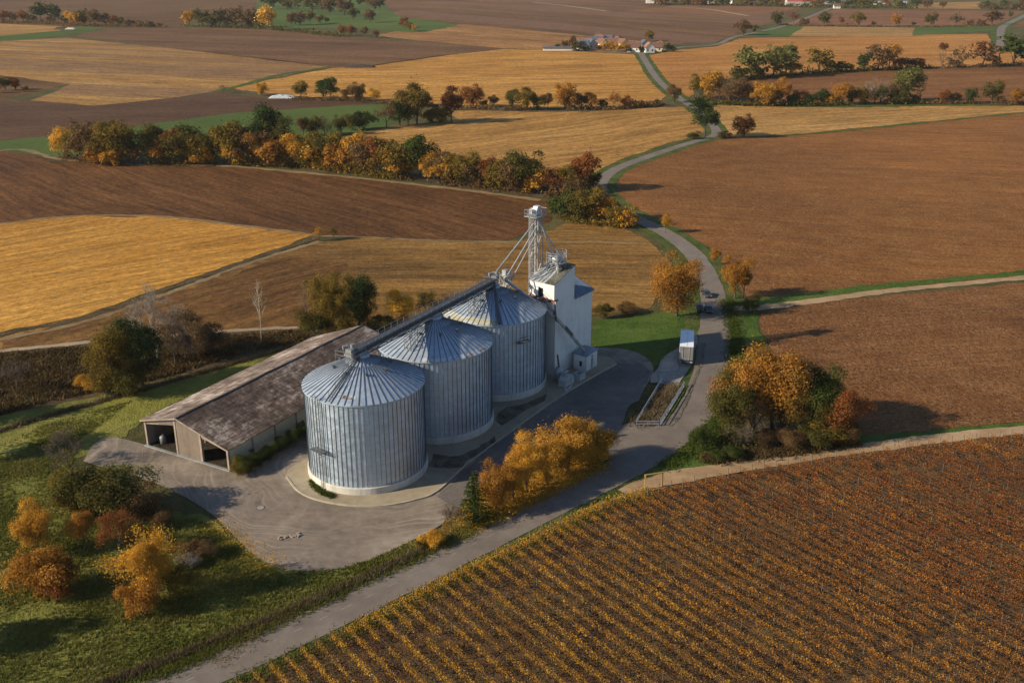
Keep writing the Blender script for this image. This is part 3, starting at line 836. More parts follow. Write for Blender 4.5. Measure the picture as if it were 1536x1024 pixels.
# ------------------------------------------------------------------ white elevator building
FC = Vector((7.3, 165.0, 0)); AX = math.radians(54.5)
UA = Vector((math.cos(AX), math.sin(AX), 0)); UB = Vector((-UA.y, UA.x, 0))
eb = thing('elevator_building', 'tall white rendered tower with stepped sloping roofs beside the silos', 'building', FC, AX)
t = NT('white_render'); p = t.obj()
n = t.noise(t.mapped(p, 0, (1, 1, .18)), .9, 5, .7); n2 = t.noise(p, .35, 4, .6)
c = t.ramp(t.rng(t.math('ADD', t.math('MULTIPLY', n, .6), t.math('MULTIPLY', n2, .4)), .3, .66), [(0, (.42, .39, .35)), (.4, (.66, .64, .60)), (1, (.76, .745, .71))])
z = t.n('SeparateXYZ', {0: p}).outputs[2]
c = t.mix(t.math('MULTIPLY', t.rng(t.math('ADD', z, t.math('MULTIPLY', n, 4)), 5, 1), .5), c, (.33, .30, .26))
M_render = t.bsdf(c, .85, 0, t.bump(n, .1, .03))
M_bluer = steel('blue_grey_sheet', (.20, .25, .32), .6, .42, 0, (.35, .36, .38), .3)
M_moss = grass_mat('mossy_felt', (.06, .06, .045), (.115, .11, .085), (.19, .185, .16), sc_=.6)
M_greyroof = steel('grey_roof_sheet', (.40, .41, .40), .25, .6, 0, (.25, .22, .15), .5)
M_brick = plain_mat('broken_brick', (.30, .11, .06), .9, var=.5, sc_=4)
M_hole = plain_mat('dark_opening', (.012, .011, .011), .9)
LA, LB = 6.6, 5.3        # tower plan
mb = MB()
# shaft (set back a little below the head) with stepped top: mono-pitch rising away
mb.span((.55, .0, -.2), (LA, LB, 15.0))
part('shaft', mb, M_render, eb)
mb = MB()
prof = [(0, 14.7), (0, 17.45), (1.1, 17.7), (2.2, 18.05), (3.6, 18.6), (LA, 19.4), (LA, 15.0), (.9, 15.0), (.9, 14.7)]
mb.prism(prof, -.02, LB + .02)
part('head_wall', mb, M_render, eb)
for y0, y1, mt, nm in ((-.15, 1.9, M_moss, 'mossy_roof'), (1.9, LB + .2, M_greyroof, 'tower_roof')):
    mb = MB(); tp = [(-.15, 17.47), (1.1, 17.78), (2.2, 18.13), (3.6, 18.68), (LA + .12, 19.5)]
    mb.prism(tp + [(x, z_ + .1) for x, z_ in tp[::-1]], y0, y1)
    part(nm, mb, mt, eb)
for yy in (2.5, 3.2, 4.2):
    mb = MB(); mb.beam((-.1, yy, 17.64), (3.6, yy, 18.84), .07, .06); part('roof_seam', mb, M_dark, eb)
# openings with exposed brick
mb = MB(); mb.span((-.03, 2.3, 14.9), (.2, 3.3, 16.5)); part('broken_window', mb, M_hole, eb)
mb = MB()
for i in range(26): mb.box((-.04 + random.uniform(-.02, .03), random.uniform(1.4, 5.2), 14.55 + random.uniform(-.45, .3)), (.16, random.uniform(.25, .7), random.uniform(.12, .35)), random.uniform(-.2, .2))
part('exposed_brick', mb, M_brick, eb)
mb = MB(); mb.span((.545, -.012, 14.2), (1.3, .3, 14.66)); mb.span((.54, .2, 13.9), (.56, 1.5, 14.6)); part('broken_hole', mb, M_brick, eb)
mb = MB(); mb.span((.52, 4.0, 0), (.58, 4.9, 9.0)); part('dark_strip', mb, M_dark, eb)  # dark strip up the lower part of the shaft face
# lower annex behind
LA2 = 12.9
mb = MB(); mb.prism([(0.0, -.2), (0.0, 13.3), (5.6, 15.7), (5.6, -.2)], 0, 1)   # profile in (b,z); mapped below
vs = [(LA + (LA2 - LA) * (1 if v[1] > .5 else 0), v[0], v[2]) for v in mb.v]; mb.v = vs
part('annex_wall', mb, M_render, eb)
mb = MB(); mb.prism([(-.35, 13.2), (5.7, 15.8), (5.7, 15.92), (-.35, 13.32)], 0, 1)
mb.v = [(LA + .02 + (LA2 + .3 - LA) * (1 if v[1] > .5 else 0), v[0], v[2]) for v in mb.v]
ar = part('annex_roof', mb, M_bluer, eb)
mb = MB()
for i in range(15):
    x = LA + .3 + i * .43; mb.beam((x, -.33, 13.36), (x, 5.65, 15.93), .06, .07)
part('roof_seam', mb, M_bluer, ar)

# dust filter and distributor frame on the tower roof
df = thing('roof_distributor', 'tangle of grey metal ducts and railings on top of the white tower roof', 'machinery', FC + UA * 4.6 + UB * 2.6 + Vector((0, 0, 18.9)), AX)
mb = MB(); lattice(mb, (0, 0, 0), (1, 0, 0), (0, 1, 0), 2.6, 2.4, -.3, 2.6, 2, .07, .05); part('frame', mb, M_metal, df)
mb = MB(); mb.lathe([(0, .3), (.35, .4), (1.05, 1.5), (1.05, 2.0), (.4, 2.5), (0, 2.5)], 16); part('hopper', mb, M_metal, df, True)
for k in range(5):
    t_ = k * 1.26; mb = MB(); mb.tube((.4 * math.cos(t_), .4 * math.sin(t_), 2.2), (1.7 * math.cos(t_), 1.7 * math.sin(t_), .2), .16, n=8); part('duct', mb, M_lightmetal if k % 2 else M_dark, df)
mb = MB()
for i in range(10):
    t_ = i * .628; x, y = 1.95 * math.cos(t_), 1.8 * math.sin(t_); x2, y2 = 1.95 * math.cos(t_ + .628), 1.8 * math.sin(t_ + .628)
    mb.tube((x, y, 1.2), (x, y, 3.2), .04, n=5)
    for z_ in (2.2, 2.7, 3.2): mb.tube((x, y, z_), (x2, y2, z_), .035, n=5)
    mb.beam((x * .5, y * .5, 1.25), (x, y, 1.25), .5, .06)
part('railing', mb, M_lightmetal, df)

# bucket elevator tower
M_galv = plain_mat('dull_galvanised', (.30, .31, .32), .5, .4)
ET = Vector((4.3, 171.2, 0)); EH = 28.2
be = thing('bucket_elevator', 'slim lattice bucket elevator tower rising high above the silos', 'elevator tower', ET, AX)
mb = MB(); lattice(mb, (0, 0, 0), (1, 0, 0), (0, 1, 0), 1.6, 1.6, 0, EH, 11, .055, .025); part('lattice_frame', mb, M_galv, be)
for x in (-.42, .42):
    mb = MB(); mb.span((x - .11, -.20, 0), (x + .11, .06, EH + .3)); part('elevator_leg', mb, M_galv, be)
mb = MB(); ladder(mb, (0, .95, .3), (0, .95, EH + 1), (0, 1, 0), cage=True); part('ladder', mb, M_metal, be)
mb = MB(); mb.box((-.3, 0, EH + .1), (3.3, 2.6, .12)); part('head_platform', mb, M_galv, be)
mb = MB()
rc_ = [(-1.9, -1.25), (1.3, -1.25), (1.3, 1.25), (-1.9, 1.25)]
for (a, b), (a2, b2) in zip(rc_, rc_[1:] + rc_[:1]):
    for k in range(4):
        f_ = k / 4; mb.tube((a + (a2 - a) * f_, b + (b2 - b) * f_, EH + .1), (a + (a2 - a) * f_, b + (b2 - b) * f_, EH + 1.3), .035, n=5)
    for z_ in (.65, 1.3): mb.tube((a, b, EH + z_), (a2, b2, EH + z_), .035, n=5)
part('handrail', mb, M_galv, be)
M_whitebox = plain_mat('white_sheet_metal', (.44, .45, .455), .5, .2, .15)
mb = MB()
mb.prism([(-.75, EH + .4), (-.75, EH + 1.3), (-.45, EH + 1.8), (.45, EH + 1.8), (.75, EH + 1.3), (.75, EH + .4)], -.55, .35)
mb.box((-1.3, .2, EH + 1.0), (.6, .6, .7)); mb.tube((0, .3, EH + 1.0), (0, 1.2, EH + 1.0), .3, n=10)
part('head_housing', mb, M_whitebox, be)
RIn = Matrix.Rotation(-AX, 3, 'Z')


def loc_be(p): return RIn @ (Vector(p) - ET)


hub = Vector((A1.x, A1.y, 0))
targets = [(hub + Vector((-.3, .4, Z0 + 1.2)), .12), (hub + ROWD * 2.2 + Vector((.5, 0, Z0 - .2)), .12), (hub + ROWD * 2.6 + Vector((.9, .2, Z0 - 1.4)), .11), (FC + UA * 4.2 + UB * 3.0 + Vector((0, 0, 21.2)), .11), (FC + UA * 5.6 + UB * 2.4 + Vector((0, 0, 21.0)), .11)]
for k, (tp, r) in enumerate(targets):
    mb = MB(); st = (-.5 + .25 * k, -.35, EH - .6 - (k % 3) * 1.0)
    mb.tube(st, loc_be(tp), r, n=8)
    if k < 3:
        a, b = Vector(st), loc_be(tp)
        for f_ in (.25, .5, .75): mb.tube(a.lerp(b, f_), a.lerp(b, f_ + .02), r * 1.35, n=8)
    part('spout', mb, M_galv, be)

# cross frame between silo top and building
fr = thing('pipe_support', 'small grey pipe support frame between the rear silo and the white tower', 'frame', tuple(hub + ROWD * 3.2) [:2] + (0,), AX)
mb = MB(); lattice(mb, (0, 0, 0), (1, 0, 0), (0, 1, 0), 1.4, 1.4, 15.2, Z0 + .2, 2, .06, .05)
for k in (-1, 1): mb.tube((k * .7, -.7, 15.3), (k * 2.1 - 1.4, -2.2, 15.8), .08)
mb.beam((-.7, -.7, 15.2), (-.7, -.7, 0), .14, .14); mb.beam((.7, .7, 15.2), (.7, .7, 0), .14, .14)
part('post_frame', mb, M_lightmetal, fr)
mb = MB(); mb.box((0, 0, Z0 + .3), (2.2, 2.0, .1)); mb.box((.2, .1, Z0 + .8), (.9, .8, .9)); part('platform', mb, M_metal, fr)

# inclined conveyor down to the intake shed
SH = Vector((*at(879.5, 559), 0)); SW, SD, SHH = 3.7, 2.8, 3.2
ic = thing('inclined_conveyor', 'thin dark conveyor pipe slanting down across the white tower to the small shed', 'conveyor', (0, 0, 0))
pts = [hub + ROWD * 1.6 + ROWN * .8 + Vector((0, 0, Z0 + .1)), FC - UA * .75 - UB * .75 + Vector((0, 0, 12.1)), SH + UA * 1.4 + UB * 1.4 + Vector((0, 0, SHH + .35))]
mb = MB()
for a, b in zip(pts, pts[1:]):
    mb.beam(a, b, .38, .42)
    d = (b - a); n = int(d.length / 1.6)
    for i in range(1, n): mb.beam(a + d * (i / n) - d.normalized() * .08, a + d * (i / n) + d.normalized() * .08, .52, .56)
part('tube', mb, M_metal, ic)
mb = MB(); m_ = pts[1].lerp(pts[2], .33); mb.beam(m_ + Vector((0, 0, .2)), m_ + (pts[2] - pts[1]).normalized() * 2.6 + Vector((0, 0, .2)), .55, .5)
part('drive_unit', mb, M_dark, ic)
mb = MB(); mb.tube(pts[1] + Vector((0, 0, .3)), pts[1] + Vector((-.2, 0, 2.2)), .28, n=10); mb.tube(pts[1] + Vector((0, 0, .1)), pts[1] + Vector((.3, .2, -1.0)), .3, .12, n=10); part('elbow', mb, M_dark, ic)

# intake shed at the foot
sh = thing('intake_shed', 'small white shed with blue-grey sheet roof at the foot of the white tower', 'shed', SH, AX)
mb = MB(); mb.span((0, 0, -.1), (SW, SD, SHH)); part('wall', mb, M_render, sh)
mb = MB(); mb.prism([(-.2, SHH), (SW + .2, SHH + .25), (SW + .2, SHH + .35), (-.2, SHH + .10)], -.2, SD + .2); part('roof', mb, M_bluer, sh)
mb = MB(); mb.span((1.5, -.03, .1), (2.3, .03, 2.3)); mb.span((1.6, -.035, 2.45), (2.2, .03, 2.9)); part('door', mb, M_metal, sh)
mb = MB(); mb.span((-.03, 1.0, 1.0), (.03, 1.5, 2.0)); part('window', mb, M_hole, sh)
# odds and ends beside the tower foot
wb = thing('storage_bin', 'white open storage bin against the wall of the small shed', 'bin', Vector((*at(869, 570), .2)), AX)
mb = MB(); mb.span((-.9, -.7, 0), (.9, -.62, 1.3)); mb.span((-.9, .62, 0), (.9, .7, 1.3)); mb.span((-.9, -.62, 0), (-.82, .62, 1.3)); mb.span((.82, -.62, 0), (.9, .62, 1.3)); mb.span((-.82, -.62, .05), (.82, .62, .15)); part('shell', mb, M_whitebox, wb)
mb = MB(); mb.span((-.95, -.75, .85), (.95, -.7, .95)); mb.span((-.95, -.75, .1), (.95, -.7, .2)); part('rim', mb, M_metal, wb)
hf = thing('loading_frame', 'white upright metal frame on the kerb in front of the white tower', 'frame', Vector((*at(848, 589), .2)), AX + .1)
mb = MB()
mb.beam((0, 0, 0), (0, 0, 2.3), .22, .22); mb.beam((2.2, 0, 0), (2.2, 0, 2.3), .18, .18); mb.beam((-.1, 0, 2.25), (2.3, 0, 2.25), .2, .2); mb.beam((0, 0, .15), (2.2, 0, .15), .25, .2)
part('frame', mb, M_whitebox, hf)
ch = thing('seed_cleaner', 'pale sheet-metal machine with sloping hood at the tower foot', 'machine', Vector((*at(848, 578), .2)), AX)
mb = MB(); mb.prism([(-1.2, 0), (-1.2, 1.1), (-.4, 1.9), (1.5, 1.5), (1.9, .6), (1.9, 0)], -.7, .7); part('body', mb, M_whitebox, ch)
mb = MB(); mb.tube((-.3, 0, 1.7), (-.3, 0, 2.5), .35, n=12); mb.tube((-.3, 0, 2.4), (1.2, .3, 2.1), .2, n=10); part('duct', mb, M_metal, ch)
tk = thing('dark_tank', 'dark upright fan housing in the shaded corner between silo and tower', 'machine', Vector((*at(838, 572), 0)), .3)
mb = MB(); mb.lathe([(0, 0), (.8, 0), (.8, 2.2), (.55, 2.7), (0, 2.8)], 16); part('drum', mb, M_metal, tk, True)
mb = MB(); mb.tube((0, 0, 2.7), (-.2, .3, 5.0), .18, n=8); part('pipe', mb, M_dark, tk)

# ------------------------------------------------------------------ barn
BF = Vector((-56.2, 138.5, 0)); BA = math.radians(-28.6)
barn = thing('open_barn', 'long low weathered barn with mottled brown roof and open front bays', 'barn', BF, BA)
BW, BL, BLL = 16.9, 46.0, 40.5
XR, ZL, ZR, ZRI = 7.3, 4.45, 3.55, 6.35


def barn_roof_mat(name, rz, cols):
    t = NT(name); p = t.obj()
    q = t.mapped(p, 0, (2.2, .33, 1)); q2 = t.mapped(p, 0, (.55, 1.7, 1)); q3 = t.mapped(p, rz, (1.0, .25, 1))
    n1 = t.noise(q, 1.0, 4, .7); n2 = t.noise(q2, 1.0, 4, .7); n3 = t.noise(p, .16, 4, .6); n4 = t.noise(p, 4, 3, .7); n5 = t.noise(q3, 1.4, 3, .7)
    f = t.math('ADD', t.math('MULTIPLY', n1, .8), t.math('MULTIPLY', n2, .7)); f = t.math('ADD', f, t.math('MULTIPLY', n3, .9)); f = t.math('ADD', f, t.math('MULTIPLY', n4, .35)); f = t.math('ADD', f, t.math('MULTIPLY', n5, .5))
    c = t.ramp(t.rng(f, 1.44, 1.86), [(0, cols[0]), (.45, cols[1]), (.75, cols[2]), (1, cols[3])])
    x = t.n('SeparateXYZ', {0: p}).outputs
    row = t.math('ABSOLUTE', t.math('SUBTRACT', t.math('FRACT', t.math('DIVIDE', x[0], 1.62)), .5))
    c = t.mix(t.math('MULTIPLY', t.rng(row, .47, .5), .5), c, tuple(v * .5 for v in cols[0]))
    wv = t.n('TexWave', {'Vector': p, 'Scale': 1.75}, bands_direction='Y').outputs[1]
    return t.bsdf(c, .85, 0, t.bump(t.math('ADD', wv, n4), .45, .05), .25)


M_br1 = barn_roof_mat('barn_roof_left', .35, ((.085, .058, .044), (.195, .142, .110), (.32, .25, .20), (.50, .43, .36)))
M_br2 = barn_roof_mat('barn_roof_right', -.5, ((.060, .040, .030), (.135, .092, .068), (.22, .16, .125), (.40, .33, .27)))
M_ridge = plain_mat('ridge_tiles', (.055, .045, .038), .8)
M_plank = plain_mat('grey_planks', (.25, .195, .14), .85, var=.35, sc_=1.2, streak=True)
M_cream = plain_mat('cream_panel', (.56, .50, .36), .85, var=.18, sc_=.5)
M_post = plain_mat('timber_post', (.28, .22, .18), .85, var=.3)
ov = .45


def zl(x): return ZL + (ZRI - ZL) * x / XR if x < XR else ZRI - (ZRI - ZR) * (x - XR) / (BW - XR)


mb = MB()  # left slope with a raked far end
n = 24
for j in (0, 1):
    for i in range(n + 1):
        f_ = i / n
        ye = -ov + f_ * (BLL + ov); yr = -ov + f_ * (BL + ov)
        sag = .05 * math.sin(f_ * 19)
        mb.v += [(-ov, ye, zl(-ov) + sag * .5 + j * .1), (XR, yr, ZRI + sag + j * .1)]
m_ = 2 * (n + 1)
for i in range(n):
    a = 2 * i; mb.f.append((a + m_, a + 1 + m_, a + 3 + m_, a + 2 + m_)); mb.f.append((a, a + 2, a + 3, a + 1))
    mb.f.append((a, a + m_, a + 2 + m_, a + 2))
mb.f.append((0, 1, 1 + m_, m_)); mb.f.append((2 * n, 2 * n + m_, 2 * n + 1 + m_, 2 * n + 1))
part('roof_slope', mb, M_br1, barn)
mb = MB()
for j in (0, 1):
    for i in range(n + 1):
        f_ = i / n; yr = -ov + f_ * (BL + ov); sag = .05 * math.sin(f_ * 19)
        mb.v += [(XR + .002, yr, ZRI + sag + j * .1), (BW + ov, yr, zl(BW + ov) + sag * .5 + j * .1)]
for i in range(n):
    a = 2 * i; mb.f.append((a + m_, a + 1 + m_, a + 3 + m_, a + 2 + m_)); mb.f.append((a, a + 2, a + 3, a + 1)); mb.f.append((a + 1, a + 3, a + 3 + m_, a + 1 + m_))
mb.f.append((0, 1, 1 + m_, m_)); mb.f.append((2 * n, 2 * n + m_, 2 * n + 1 + m_, 2 * n + 1))
part('roof_slope', mb, M_br2, barn, label='browner right roof slope')
mb = MB()
for i in range(n):
    f0, f1 = i / n, (i + 1) / n
    mb.beam((XR, -ov + f0 * (BL + ov), ZRI + .13 + .05 * math.sin(f0 * 19)), (XR, -ov + f1 * (BL + ov), ZRI + .13 + .05 * math.sin(f1 * 19)), .30, .09)
part('ridge_cap', mb, M_ridge, barn)
# front cladding
mb = MB()
mb.prism([(.15, zl(.15) - .75), (6.5, 4.95), (6.5, .05), (11.6, .05), (11.6, 4.15), (16.7, zl(16.7) - .6), (16.7, zl(16.7) - .06), (XR, ZRI - .08), (.15, zl(.15) - .06)], 0, .10)
part('front_cladding', mb, M_plank, barn)
mb = MB()
for i in range(34):
    x = 6.6 + i * .15; mb.span((x - .02, -.03, .1), (x + .02, .0, zl(x) - .35 if x < 11.6 else 4))
for i in range(40):
    x = .3 + i * .155; mb.span((x - .02, -.03, 4.0 + .15 * x * .9), (x + .02, .0, zl(x) - .2))
part('batten', mb, M_post, barn)
for x in (.1, 6.5, 11.5, 16.75):
    mb = MB(); mb.span((x - .17, -.10, 0), (x + .17, .24, zl(x) - .1)); part('post', mb, M_post, barn)
mb = MB(); mb.beam((-ov, -ov - .02, zl(-ov) - .02), (XR, -ov - .02, ZRI - .02), .06, .2); mb.beam((XR, -ov - .02, ZRI - .02), (BW + ov, -ov - .02, zl(BW + ov) - .02), .06, .2)
part('barge_board', mb, M_post, barn)
# walls
mb = MB(); mb.span((BW - .15, .25, 0), (BW, BL - .3, ZR - .1)); part('side_wall', mb, M_cream, barn)
for i in range(9):
    mb = MB(); y = 5 + i * 5; mb.span((BW, y - .12, 0), (BW + .12, y + .12, ZR - .15)); part('post', mb, M_post, barn)
mb = MB(); mb.span((.0, .25, 0), (.14, BLL - .3, ZL - .1)); part('side_wall', mb, M_plank, barn)
mb = MB(); mb.add([(.14, BLL - .35, 0), (BW - .15, BL - .5, 0), (BW - .15, BL - .5, ZR - .1), (XR, BL - 2.0, ZRI - .15), (.14, BLL - .35, ZL - .1)], [(0, 1, 2, 3, 4)]); part('rear_wall', mb, M_plank, barn, fix=False)
for i in range(8):
    mb = MB(); y = 4.8 + i * 5; mb.beam((.3, y, zl(.3) - .25), (XR, y, ZRI - .25), .14, .28); mb.beam((XR, y, ZRI - .25), (BW - .3, y, zl(BW - .3) - .25), .14, .28); mb.span((XR - .1, y - .1, 0), (XR + .1, y + .1, ZRI - .3)); part('roof_truss', mb, M_post, barn)
mb = MB(); mb.span((-.3, -.5, -.1), (BW + .3, -.05, .24)); part('threshold', mb, M_metal, barn)
RB = Matrix.Rotation(BA, 3, 'Z')


def bw(x, y, z=0): return BF + RB @ Vector((x, y, z))


fl = [bw(.2, .3), bw(BW - .2, .3), bw(BW - .2, BL - 1), bw(.2, BLL - 1)]
sheet('barn_floor', [(p.x, p.y) for p in fl], .16, grass_mat('dark_barn_floor', (.02, .016, .012), (.045, .034, .025), (.08, .06, .042), sc_=.3))  # dark soil colour, with the shade of the barn interior painted in
tank = thing('water_tank', 'pale upright tank just inside the left barn opening', 'tank', bw(1.7, 1.6), 0)
mb = MB(); mb.lathe([(0, 0), (.5, 0), (.52, 1.3), (.3, 1.5), (0, 1.55)], 18); part('drum', mb, M_mid, tank, True)
mb = MB(); mb.lathe([(0, 1.55), (.2, 1.55), (.2, 1.7), (0, 1.7)], 12); part('lid', mb, M_metal, tank)
for x, y in ((4.2, 9.0), (12.6, 9.5)):
    mb = MB(); n = 10
    for i in range(n + 1):
        for j in range(n + 1):
            u, v_ = i / n * 2 - 1, j / n * 2 - 1; h = max(0, 1 - u * u) * max(0, 1 - v_ * v_)
            mb.v.append((u * 3.2, v_ * 4, h * 1.5 * (1 + .3 * noise.noise(Vector((u * 3, v_ * 3, x)))) + .02))
    mb.f = [(i * (n + 1) + j, (i + 1) * (n + 1) + j, (i + 1) * (n + 1) + j + 1, i * (n + 1) + j + 1) for i in range(n) for j in range(n)]
    o = part('grain_heap', mb, plain_mat('dusty_grain', (.2, .13, .07), .95), None, True); o.location = bw(x, y); o.rotation_euler.z = BA
    tag(o, 'low brown heap stored inside the ' + ('left' if x < 6 else 'right') + ' open bay of the barn', 'heap', 'heaps in the barn')

# ------------------------------------------------------------------ weighbridge rails, lorry, cars, gate
def pt(px, py, z=0): return Vector((*at(px, py), z))


wbp = [pt(953, 640), pt(989, 640), pt(1026, 580), pt(993, 574)]
wr = thing('weighbridge_rail', 'low galvanised railing on three sides around the sunken overgrown weighbridge', 'railing', wbp[0])
o0 = wbp[0]
for (a, b) in ((wbp[3], wbp[0]), (wbp[0], wbp[1]), (wbp[1], wbp[2])):
    mb = MB(); a_, b_ = a - o0, b - o0; Ld = (b_ - a_).length; k = max(2, int(Ld / 2.2))
    for i in range(k + 1):
        p = a_.lerp(b_, i / k); mb.beam((p.x, p.y, .05), (p.x, p.y, 1.05), .09, .09)
    for z in (.55, 1.0): mb.beam((a_.x, a_.y, z), (b_.x, b_.y, z), .09, .11)
    part('rail', mb, M_galv, wr)
mb = MB()
for a, b in ((wbp[3], wbp[0]), (wbp[1], wbp[2])): mb.beam(a - o0 + Vector((0, 0, .12)), b - o0 + Vector((0, 0, .12)), .28, .2)
part('curb', mb, M_metal, wr)
field('weighbridge_pit', [(956, 637), (986, 637), (1022, 582), (994, 577)], .16, M_soilpit)
field('concrete_ramp', [(990, 578), (1018, 578), (1040, 545), (1046, 505), (1030, 500), (1010, 530)], .17, M_pad2 if 'M_pad2' in globals() else asphalt('grey_concrete', (.23, .205, .18), (.31, .28, .25), (.165, .145, .125), .6))
field('concrete_ramp', [(975, 575), (993, 575), (1020, 522), (1004, 530), (985, 556)], .172, asphalt('pale_slab', (.26, .23, .195), (.33, .30, .26), (.19, .165, .14), .5))
ribbon('gutter', [at(*p) for p in [(1004, 640), (1018, 625), (1030, 602), (1040, 575), (1052, 545), (1056, 515)]], .5, .19, M_soilpit, .35)

M_van = plain_mat('white_trailer_paint', (.72, .74, .76), .35, 0, .06)
M_door = plain_mat('grey_trailer_door', (.20, .195, .19), .5, .1, .2)
M_tyre = plain_mat('tyre_rubber', (.02, .02, .02), .8)
M_glass = plain_mat('dark_glass', (.02, .024, .03), .12, 0, .1, spec=.8)
M_lamp = plain_mat('lamp_lens', (.4, .34, .3), .3)


def wheel(mb, c, r, w, ax):
    c, ax = Vector(c), Vector(ax); mb.tube(c - ax * w / 2, c + ax * w / 2, r, n=16)


def wheels(root, spots, r, w):
    for x, y in spots:
        mb = MB(); wheel(mb, (x, y, r), r, w, (1, 0, 0)); wo = part('wheel', mb, M_tyre, root)
        mb = MB(); s_ = 1 if x > 0 else -1; wheel(mb, (x + s_ * w * .5, y, r), r * .55, .05, (1, 0, 0)); part('rim', mb, M_metal, wo)


tp = pt(1028, 549, .18)
ta = math.atan2(pt(1031, 500).y - tp.y, pt(1031, 500).x - tp.x) - PI / 2
lo = thing('box_lorry', 'white boxy lorry parked on the concrete beside the road, below the orange tree', 'lorry', tp, ta)
LL = 8.6
mb = MB(); mb.span((-1.25, .0, 1.0), (1.25, LL, 3.75)); part('box', mb, M_van, lo)
mb = MB(); mb.span((-1.2, -.05, 1.05), (-.02, .0, 3.65)); mb.span((.02, -.05, 1.05), (1.2, .0, 3.65)); part('rear_door', mb, M_door, lo)
mb = MB()
for i in range(1, 10): mb.span((-1.27, i, 3.74), (1.27, i + .05, 3.78))
mb.span((-.05, 0, 3.745), (.05, LL, 3.79)); part('roof_rib', mb, plain_mat('pale_rib', (.6, .63, .66), .4), lo)
for x in (-.6, .6):
    mb = MB(); mb.tube((x, -.1, 1.1), (x, -.1, 3.6), .035); part('lock_bar', mb, M_lightmetal, lo)
mb = MB(); mb.span((-1.2, -.12, .55), (1.2, .05, .85)); part('bumper', mb, M_dark, lo)
for x in (-1.0, 1.0):
    mb = MB(); mb.span((x - .2, -.16, .58), (x + .2, -.12, .84)); part('rear_light', mb, M_lamp, lo)
mb = MB(); mb.span((-.6, .2, .7), (.6, LL + .3, .98)); part('chassis', mb, M_dark, lo)
mb = MB(); mb.prism([(LL + .35, .6), (LL + .35, 3.1), (LL + 1.5, 3.05), (LL + 2.35, 1.9), (LL + 2.4, .6)], -1.2, 1.2)
mb.v = [(v[1], v[0], v[2]) for v in mb.v]
cab = part('cab', mb, M_van, lo)
mb = MB(); mb.add([(-1.05, LL + 1.62, 2.95), (1.05, LL + 1.62, 2.95), (1.05, LL + 2.35, 2.0), (-1.05, LL + 2.35, 2.0)], [(0, 1, 2, 3)]); mb.v = [(x, y + .02, z + .01) for x, y, z in mb.v]; part('windscreen', mb, M_glass, cab, fix=False)
wheels(lo, [(-1.05, 1.6), (1.05, 1.6), (-1.05, 2.8), (1.05, 2.8), (-1.05, LL + 1.2), (1.05, LL + 1.2)], .5, .35)
mb = MB(); mb.span((-1.22, 4.2, .45), (1.22, 7.5, .95)); part('side_skirt', mb, M_door, lo)


def car(px, py, az, col, label):
    c = thing('parked_car', label, 'car', pt(px, py, .15), az, 'cars parked on the lane'); c.scale = (.84, .84, .84)
    M = plain_mat('car_paint', col, .3, .2, .05)
    mb = MB()
    prof = [(-2.1, .35), (-2.15, .75), (-1.95, .92), (-1.2, .98), (1.0, .95), (1.9, .82), (2.15, .6), (2.1, .35)]
    mb.prism(prof, -.86, .86); mb.v = [(v[1], v[0], v[2]) for v in mb.v]; body = part('body', mb, M, c)
    mb = MB()
    lo_ = [(-.80, -1.85), (.80, -1.85), (.80, 1.0), (-.80, 1.0)]; hi = [(-.62, -1.35), (.62, -1.35), (.62, .25), (-.62, .25)]
    mb.add([(x, y, .95) for x, y in lo_] + [(x, y, 1.42) for x, y in hi], [(0, 1, 5, 4), (1, 2, 6, 5), (2, 3, 7, 6), (3, 0, 4, 7)])
    part('windows', mb, M_glass, c)
    mb = MB(); mb.prism(hi, 1.42, 1.47, 'z'); part('roof_panel', mb, M, c)
    for x in (-.6, .6):
        mb = MB(); mb.span((x - .2, 2.08, .6), (x + .2, 2.16, .75)); part('headlight', mb, M_lamp, c)
    wheels(c, [(-.8, -1.3), (.8, -1.3), (-.8, 1.35), (.8, 1.35)], .32, .22)


car(1060, 445, PI + .1, (.05, .055, .06), 'small dark car facing down the lane beside the orange tree')
car(1049, 466, PI - .05, (.012, .012, .014), 'black car parked in tree shadow at the verge, left of a dark blue car')
car(1063, 468, PI - .05, (.03, .04, .06), 'dark blue car in the tree shadow on the lane, right of a black car')

yg = thing('yellow_gate_frame', 'yellow goal-shaped metal frame where the dirt track meets the road', 'frame', pt(967, 735), 0)
d = pt(993, 730) - pt(967, 735)
M_yel = plain_mat('ochre_paint', (.50, .30, .07), .6, 0, .25)
mb = MB(); mb.beam((0, 0, 0), (0, 0, 2.4), .16, .16); mb.beam((d.x, d.y, 0), (d.x, d.y, 2.3), .16, .16); part('post', mb, M_yel, yg)
mb = MB(); mb.beam((-.1, 0, 2.4), (d.x + .1, d.y, 2.3), .16, .16); part('crossbar', mb, M_yel, yg)

# ------------------------------------------------------------------ village and far buildings
M_tile = [plain_mat('red_tiles', (.13, .065, .048), .85, var=.25), plain_mat('slate_tiles', (.085, .085, .105), .7, var=.25), plain_mat('brown_tiles', (.15, .075, .05), .85, var=.25), plain_mat('orange_tiles', (.25, .115, .065), .85, var=.2), plain_mat('bright_red_roof', (.40, .06, .04), .6, var=.15)]
M_hw = [plain_mat('white_plaster', (.70, .66, .58), .9, var=.08), plain_mat('cream_plaster', (.60, .50, .36), .9, var=.1), plain_mat('grey_plaster', (.40, .37, .35), .9, var=.1)]
M_win = plain_mat('house_window', (.03, .035, .045), .2)


